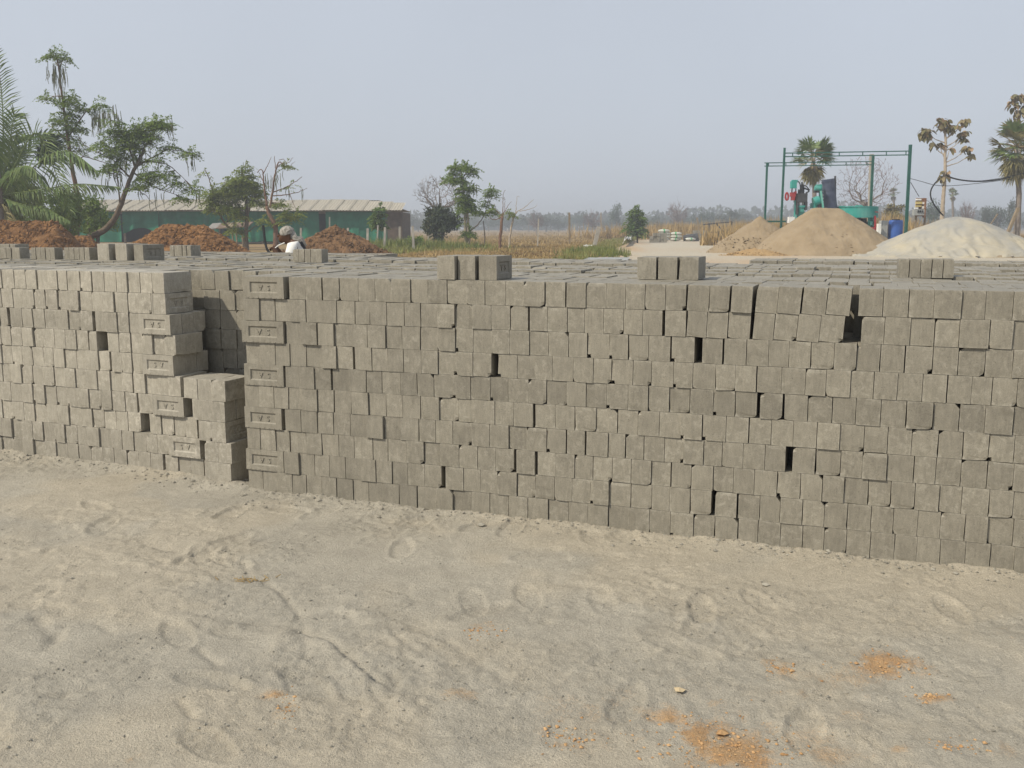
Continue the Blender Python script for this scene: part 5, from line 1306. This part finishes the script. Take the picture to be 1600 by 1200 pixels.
teak('tall pale stemmed teak sapling with browning leaves and bare lower trunk', 62, [(1472.5,336),(1474,310),(1476,285),(1477,255),(1476,245),(1478,225),(1477,205)],
    [(1471,190,12,8,33,.41),(1479,199,12,6,28,.41),(1446,206,10,8,35,.41),(1449,212,8,5,14,.41),(1492,198,6,4,12,.41),(1508,189,8,4,18,.41),(1505,208,8,5,21,.41),(1504,216,5,4,12,.41),(1458,225,4,5,9,.41),(1468,226,6,4,14,.41),(1511,232,6,5,18,.41),(1517,242,4,4,9,.41),(1484,232,3,3,5,.41),(1473,271,7,6,10,.42),(1470,279,4,4,5,.4),(1479,268,3,2,2,.35)], .17)
teak('taller teak sapling rising behind the right edge palm', 70, [(1594,345),(1594,300),(1595,230),(1592,190)],
    [(1590,152,11,8,30,.42),(1583,162,9,8,23,.42),(1598,168,10,10,27,.42),(1592,182,9,8,20,.42),(1602,150,8,8,17,.42),(1606,180,8,8,17,.42)], .085)

# ------------------------------------------------------------------ far trees
FT = {}
def far_tree(px, ptop, Y, wpx, kind, label, group=None, pbase=356, seed=0, name=None):
    """crown of leaf clumps on a trunk; own mesh for each"""
    b = P(px, pbase, Y); top = P(px, ptop, Y)[2]; w = wpx*Y/F/2
    root = thing(name or {'g':'broadleaf_tree','d':'broadleaf_tree','b':'bare_tree','p':'palmyra_palm'}[kind], label, 'tree', (b[0], Y, 0), group=group); W0 = np.array([b[0],Y,0])
    key = (kind, seed % 5)
    if key not in FT:
        tr, cr = MB(), MB()
        limb(tr, [(0,0,-.02),(.02,0,.25),(0,0,.42)], .035, .02, 6)
        r = random.Random(seed)
        for k in range(7): tr.tube([(0,0,.3+.04*k),(r.uniform(-.3,.3),r.uniform(-.3,.3),r.uniform(.55,.85))], [.015,.006], 4, False)
        if kind in 'gd':
            cloud(cr, (0,0,.60), (.62,.6,.40), 1000, .075, .35, 20, .6, seed+1)
            mt = M['leaf_far' if kind == 'g' else 'leaf_far2']
        elif kind == 'b':
            rr2 = np.random.default_rng(seed)
            for k in range(60):
                e = rr2.normal(0,1,3); e /= np.linalg.norm(e); e = np.array([e[0]*.5, e[1]*.5, .62+e[2]*.36]); a = np.array([0,0,.3+.3*rr2.random()]); md = (a+e)/2+rr2.normal(0,.04,3)
                cr.tube([a, md, e], [.010,.004], 3, False, rr2.random())
                for _ in range(5): cr.tube([md*.4+e*.6, e+rr2.normal(0,.09,3)], [.005,.002], 3, False, rr2.random())
            mt = M['twig_far']
        FT[key] = (tr.mesh('trunk', M['bark_grey'], True), cr.mesh('crown', mt))
    for nm, me in zip(('trunk','crown'), FT[key]):
        o = link(nm, me, root); o.scale = (w/.52*1.0, w/.52, top); o.rotation_euler[2] = (seed*1.7) % 6.28
    return root
special = ((963,314,260,23,'g','tall airy tree standing above the far treeline'), (925,330,230,30,'b','reddish leafless tree in the far treeline left of the tall airy tree'),
    (1058,314,250,34,'b','wide pinkish leafless tree in the far treeline behind the cement bags'), (1090,327,270,22,'g','rounded green tree right of the pinkish far tree'), (1108,328,280,24,'g','broad green tree, second right of the pinkish far tree'),
    (1139,326,250,36,'d','wide grey green tree in the treeline left of the sand heaps'), (838,331,220,24,'b','thin leafless tree in the treeline behind the slim post'), (1456,308,180,30,'g','dense green tree behind the switch board'),
    (1508,315,170,26,'b','small round twiggy tree behind the tarpaulin'), (1558,320,200,42,'d','broad hazy tree left of the right edge palm'), (1579,309,190,20,'d','tall thin hazy tree close left of the right edge palm'), (1538,318,190,14,'d','narrow hazy tree in the middle right of the tarpaulin skyline'))
for k, (px, pt, Y, w, kd, lab) in enumerate(special): far_tree(px, pt, Y, w, kd, lab, None, seed=k+3)
gt = 'hazy trees of the far treeline'
r = random.Random(77); k = 0
for px in list(range(598, 660, 15)) + list(range(735, 1190, 13)) + list(range(1206, 1480, 22)) + list(range(1500, 1610, 20)):
    Y = r.uniform(290, 400); far_tree(px+r.uniform(-5,5), r.uniform(329,343), Y, r.uniform(22,40), r.choice('ggdd'), 'hazy round tree among many alike in the distant treeline', gt, seed=r.randrange(10)); k += 1
m = MB(); rw = np.random.default_rng(6); n = 16000
X = rw.uniform(-420, 420, n); Yw = 470 + rw.uniform(-12, 12, n); H = 5 + 9*fbm(X*.02, X*0+3, o=3, s=5); Z = rw.random(n)*H
m.leaves(np.stack([X,Yw,Z],1), rw.normal(0,1,(n,3)), rw.normal(0,1,(n,3))+[0,-1,.3], 2.6, 1.9, rw.random(n)); o = m.build('wood', M['leaf_far2'], kind='stuff'); o['label'] = 'continuous far wood along the horizon'

# ------------------------------------------------------------------ grass and weeds
def verge_x(y): return FA[0] + (y-FA[1])*(FB[0]-FA[0])/(FB[1]-FA[1])
def tufts(m, x, y, hgt, k, w, lean=.45, tone=None, tone_s=.22):
    n = len(x); z = np.array([max(-.05, gz(a, b)) for a, b in zip(x, y)])
    p = np.repeat(np.stack([x,y,z],1), k, 0) + np.c_[RNG.normal(0,.10,(n*k,2)), np.zeros(n*k)]
    d = np.c_[RNG.normal(0,lean,(n*k,2)), np.ones(n*k)]; d /= np.linalg.norm(d,axis=1)[:,None]
    hh = np.repeat(np.broadcast_to(hgt,(n,)), k)*RNG.uniform(.55,1.2,n*k)
    tn = np.clip(np.repeat(RNG.random(n) if tone is None else tone, k) + RNG.normal(0,tone_s,n*k), 0, .99)
    w = w if np.isscalar(w) else np.repeat(w, k)
    m.blades(p, d, hh, w, tn)
m = MB(); n = 15000
yy = 42 + 118*RNG.random(n)**1.5; t = RNG.random(n); xl = (560-800)/F*yy; xr = verge_x(yy)
xx = xl + (np.maximum(xr, xl+1)-xl)*t
keep = fbm(xx*.5, yy*.28, o=3, s=111) > .40
xx, yy = xx[keep], yy[keep]
tufts(m, xx, yy, (.10+.26*fbm(xx*.3, yy*.2, o=2, s=113)), 5, .035+yy*.0006, .6, fbm(xx*.4, yy*.16, o=3, s=115)*1.2-.1)
n = 1800; yy = 150+120*RNG.random(n); xx = RNG.uniform(-.45,.42,n)*yy; tufts(m, xx, yy, .35, 4, .12, .6)
o = m.build('dry_grass', M['dry'], kind='stuff'); o['label'] = 'dry tan grass and stubble over the field'
m = MB(); n = 2600; yy = 40+90*RNG.random(n)**1.4; off = -np.abs(RNG.normal(0,.010,n))*yy+.1; xx = verge_x(yy)+off
tufts(m, xx, yy, .16+.26*RNG.random(n), 7, .04+yy*.0004, .42, np.clip(RNG.normal(.72,.2,n),0,.95))
n = 260; xx = RNG.normal(P(930,400,52)[0], .7, n); yy = RNG.normal(52, 2.0, n); tufts(m, xx, yy, .5, 7, .05, .3, np.full(n,.35))
o = m.build('verge_grass', M['weed'], kind='stuff'); o['label'] = 'green and yellow grass along the road edge'
m = MB()
for px, Y, s, n, hh, tn in ((600,62,1.5,420,.75,.35),(640,64,1.5,420,.75,.25),(680,64,1.6,380,.6,.4),(575,58,1.2,300,.55,.5),(712,66,1.2,200,.5,.5),(620,57,2.0,300,.35,.65),(670,58,2.0,260,.30,.7)):
    c = P(px,380,Y); x = RNG.normal(c[0], s, n); y = RNG.normal(Y, 1.4, n); tufts(m, x, y, hh*RNG.uniform(.5,1.2,n), 6, .075, .45, np.clip(RNG.normal(tn,.15,n),0,.9))
o = m.build('weeds', M['weed'], kind='stuff'); o['label'] = 'tangled green weeds along the fence line'
m = MB()
for px, Y, s, n, hh in ((1085,122,5.5,900,2.0),(1060,128,4,500,1.7),(1120,124,4.5,600,2.0),(1215,80,2.4,420,2.0),(1345,82,2.6,420,1.9),(1398,84,2.0,420,1.5),(1370,84,1.6,260,2.3),(1040,130,2.5,200,1.3)):
    c = P(px,360,Y); x = RNG.normal(c[0], s, n); y = RNG.normal(Y, 1.8, n); tufts(m, x, y, hh*RNG.uniform(.55,1.15,n), 7, .13, .28)
o = m.build('tall_grass', M['dry_gold'], kind='stuff'); o['label'] = 'tall golden dry grass behind the road and machine'
m = MB(); n = 3000; yy = 56+40*RNG.random(n); xx = P(1475,360,60)[0]*yy/60 + RNG.random(n)*14; tufts(m, xx, yy, .30, 6, .06, .6)
o = m.build('rough_grass', M['dry'], kind='stuff'); o['label'] = 'rough dry grass on the rise behind the tarpaulin'
bush('shrub', 'olive brown shrub right of the pan mixer', 1401, 332, 88, 22, 15, 1500, .22, 'palm_dry', 31, lumps=12, shell=.2)
# straw scraps in the foreground
m = MB(); c = G(392, 908)
for k in range(22):
    x, y = c[0]+random.gauss(0,.06), c[1]+random.gauss(0,.02); a = random.uniform(0,pi); l = random.uniform(.02,.05)
    m.bar((x,y,gz(x,y)+.004), (x+cos(a)*l, y+sin(a)*l, gz(x,y)+.008), .0022, tone=.5)
o = m.build('straw', M['dry_gold'], kind='stuff'); o['label'] = 'a few straw scraps lying on the sand'

# ------------------------------------------------------------------ the man behind the stacks
M['skin'] = pmat('dark_skin', (.075,.038,.022), (.095,.048,.028), 8, .55, .05, 60, .001, 0)
M['shirt'] = pmat('white_shirt', (.70,.69,.66), (.78,.77,.74), 8, .85, .2, 30, .005, 0)
M['wrap'] = pmat('grey_checked_cloth', (.20,.185,.165), (.34,.32,.285), 40, .9, .4, 45, .006, 0, lo=.45, hi=.55)
M['trousers'] = pmat('dark_trousers', (.03,.032,.04), (.05,.052,.06), 8, .9, .2, 30)
HYm = 12.2
hd = P(446.5, 366.5, HYm)                            # centre of the head
def man():
    sh = P(461, 384, HYm); hip = np.array([sh[0]+.10, HYm+.02, .80]); O = np.array([hip[0], HYm, 0])
    root = thing('person', 'man in white shirt and grey head wrap bending forward behind the blocks', 'person', O)
    V, E, Rd = [], [], []
    def node(p, r, par=None):
        V.append(tuple(np.array(p)-O)); Rd.append(r)
        if par is not None: E.append((par, len(V)-1))
        return len(V)-1
    pel = node(hip, .10); ab = node(hip*.55+sh*.45+[-.0,0,.0], .092, pel); ch = node(sh+[.015,0,-.06], .094, ab); nk = node(sh+[-.035,0,.055], .058, ch)
    nk2 = node(sh*.45+hd*.55+[.01,0,-.03], .055, nk); h1 = node(hd+[.015,0,-.01], .088, nk2); h2 = node(hd+[-.01,0,.035], .085, h1); jaw = node(hd+[-.055,0,-.065], .048, h1); nose = node(hd+[-.095,0,-.015], .017, h1); node(hd+[-.108,0,-.032], .011, nose); node(hd+[-.092,0,-.075], .022, jaw)
    for s in (-1, 1):
        sj = node(sh+[.0,s*.17,-.015], .062, ch); el = node(sh+[-.07,s*.21,-.27], .044, sj)
        wr = node(P(434.5, 392, HYm)+[0,s*.10,-.02], .028, el); pm = node(P(431.5, 388.5, HYm)+[0,s*.085,0], .034, wr)
        pmw = np.array(V[pm])+O
        for i in range(4):
            a = node(pmw+[-.035,(i-1.5)*.017,.018-.004*abs(i-1.2)], .0095, pm); a = node(pmw+[-.055,(i-1.5)*.017,-.004], .0085, a); node(pmw+[-.045,(i-1.5)*.016,-.028], .0075, a)
        a = node(pmw+[-.004,-s*.034,.02], .011, pm); node(pmw+[-.028,-s*.040,.035], .009, a)
        hj = node(hip+[0,s*.09,-.06], .10, pel); kn = node(hip+[-.09,s*.11,-.40], .065, hj); an = node(np.array([hip[0]+.0,HYm+s*.12,.08]), .042, kn); node(np.array([hip[0]-.15,HYm+s*.13,.035]), .035, an)
    me = bpy.data.meshes.new('body'); me.from_pydata(V, E, []); me.materials.append(M['skin'])
    o = link('body', me, root)
    md = o.modifiers.new('skin', 'SKIN'); md.use_smooth_shade = True
    for i, rv in enumerate(Rd): me.skin_vertices[0].data[i].radius = (rv, rv); me.skin_vertices[0].data[i].use_root = (i == 0)
    o.modifiers.new('sub', 'SUBSURF').levels = 2; o.modifiers['sub'].render_levels = 2
    def garment(name, mt, nodes, edges, rad):
        g = bpy.data.meshes.new(name); g.from_pydata([tuple(np.array(p)-O) for p in nodes], edges, []); g.materials.append(M[mt]); q = link(name, g, root)
        k = q.modifiers.new('skin', 'SKIN'); k.use_smooth_shade = True
        for i, rv in enumerate(rad): g.skin_vertices[0].data[i].radius = (rv, rv); g.skin_vertices[0].data[i].use_root = (i == 0)
        q.modifiers.new('sub', 'SUBSURF').levels = 2; q.modifiers['sub'].render_levels = 2
    w = lambda i: np.array(V[i])+O
    sleeves = [i for i in range(len(V)) if False]
    S = [hip+[0,0,.02], w(ab), w(ch), sh+[-.02,0,.035], sh+[0,-.155,-.02], sh+[-.045,-.19,-.19], sh+[0,.155,-.02], sh+[-.045,.19,-.19]]
    garment('shirt', 'shirt', S, [(0,1),(1,2),(2,3),(2,4),(4,5),(2,6),(6,7)], [.135,.128,.126,.075,.078,.066,.078,.066])
    garment('trousers', 'trousers', [hip, hip+[0,-.09,-.06], hip+[-.09,-.11,-.40], (hip[0]+.0,HYm-.12,.12), hip+[0,.09,-.06], hip+[-.09,.11,-.40], (hip[0]+.0,HYm+.12,.12)], [(0,1),(1,2),(2,3),(0,4),(4,5),(5,6)], [.118,.105,.08,.068,.105,.08,.068])
    # cloth wound round the head, its tail over the nape
    u, v = np.meshgrid(np.linspace(0,2*pi,33), np.linspace(.0,1,15)); u, v = u.ravel(), v.ravel(); a = v*pi*.62
    rr_ = .087*(1+.02*np.sin(u*5+v*9)+.02*np.sin(v*22+u*2))
    X = np.sin(a)*np.cos(u)*rr_*1.10; Yv = np.sin(a)*np.sin(u)*rr_*.92; Z = np.cos(a)*rr_*.92
    X += .35*Z*0 + .012
    pts = np.stack([X,Yv,Z],1); t = -.28; rot = np.array([(cos(t),0,sin(t)),(0,1,0),(-sin(t),0,cos(t))]); pts = pts@rot.T + (hd+np.array([.005,0,.022]))-O
    f = [(j*33+i, j*33+i+1, (j+1)*33+i+1, (j+1)*33+i) for j in range(14) for i in range(32)]
    m = MB(); m.add(pts, f)
    tail = [hd+[.07,0,.02], hd+[.11,0,-.06], sh+[.075,0,.075], sh+[.125,0,-.01]]
    m.tube(np.array(tail)-O, [.050,.052,.044,.028], 12)
    m.build('head_wrap', M['wrap'], root, True)
    m = MB(); m.tube(np.array([sh+[.10,-.13,.05], sh+[.155,-.10,-.06], sh+[.17,-.09,-.20]])-O, .018, 6); m.build('strap', M['trousers'], root)
    for s in (-1,1):
        m = MB(); e = hd+np.array([-.082, s*.036, .012])-O; m.tube([e+[0.006,0,0], e, e+[-.006,0,0]], [.012,.013,.004], 8); m.build('eye', M['black'], root, True)
    st = tag(MB().tube([P(430.5,389,HYm)+[0,-.085,0], P(437,383.5,HYm)+[0,-.085,0], P(447,379,HYm)+[0,-.085,0]], .0065, 8).build('stick', M['white']), 'short white stick held by the man in the head wrap', 'stick')
man()
cable('black hose hanging by the bare tree near the man', ((411,352),(413,368),(416,386),(424,396)), 40, .05)

# ------------------------------------------------------------------ the hazy air
hz = bpy.data.meshes.new('haze'); bmh = bmesh.new(); bmesh.ops.create_cube(bmh, size=1.0)
bmesh.ops.scale(bmh, vec=(3100, 1640, 16.0), verts=bmh.verts); bmesh.ops.translate(bmh, vec=(0, 740, 6.4), verts=bmh.verts); bmh.to_mesh(hz); bmh.free()
mh = bpy.data.materials.new('haze_air'); mh.use_nodes = True; ht = mh.node_tree; ht.nodes.clear()
ho = ht.nodes.new('ShaderNodeOutputMaterial'); hv = ht.nodes.new('ShaderNodeVolumePrincipled')
hv.inputs['Density'].default_value = .0020; hv.inputs['Color'].default_value = (.86,.90,.96,1); hv.inputs['Anisotropy'].default_value = .2
ht.links.new(hv.outputs[0], ho.inputs['Volume']); hz.materials.append(mh)
hb = link('haze', hz, None, 'stuff'); hb['label'] = 'thin pale haze filling the air over the yard and field'
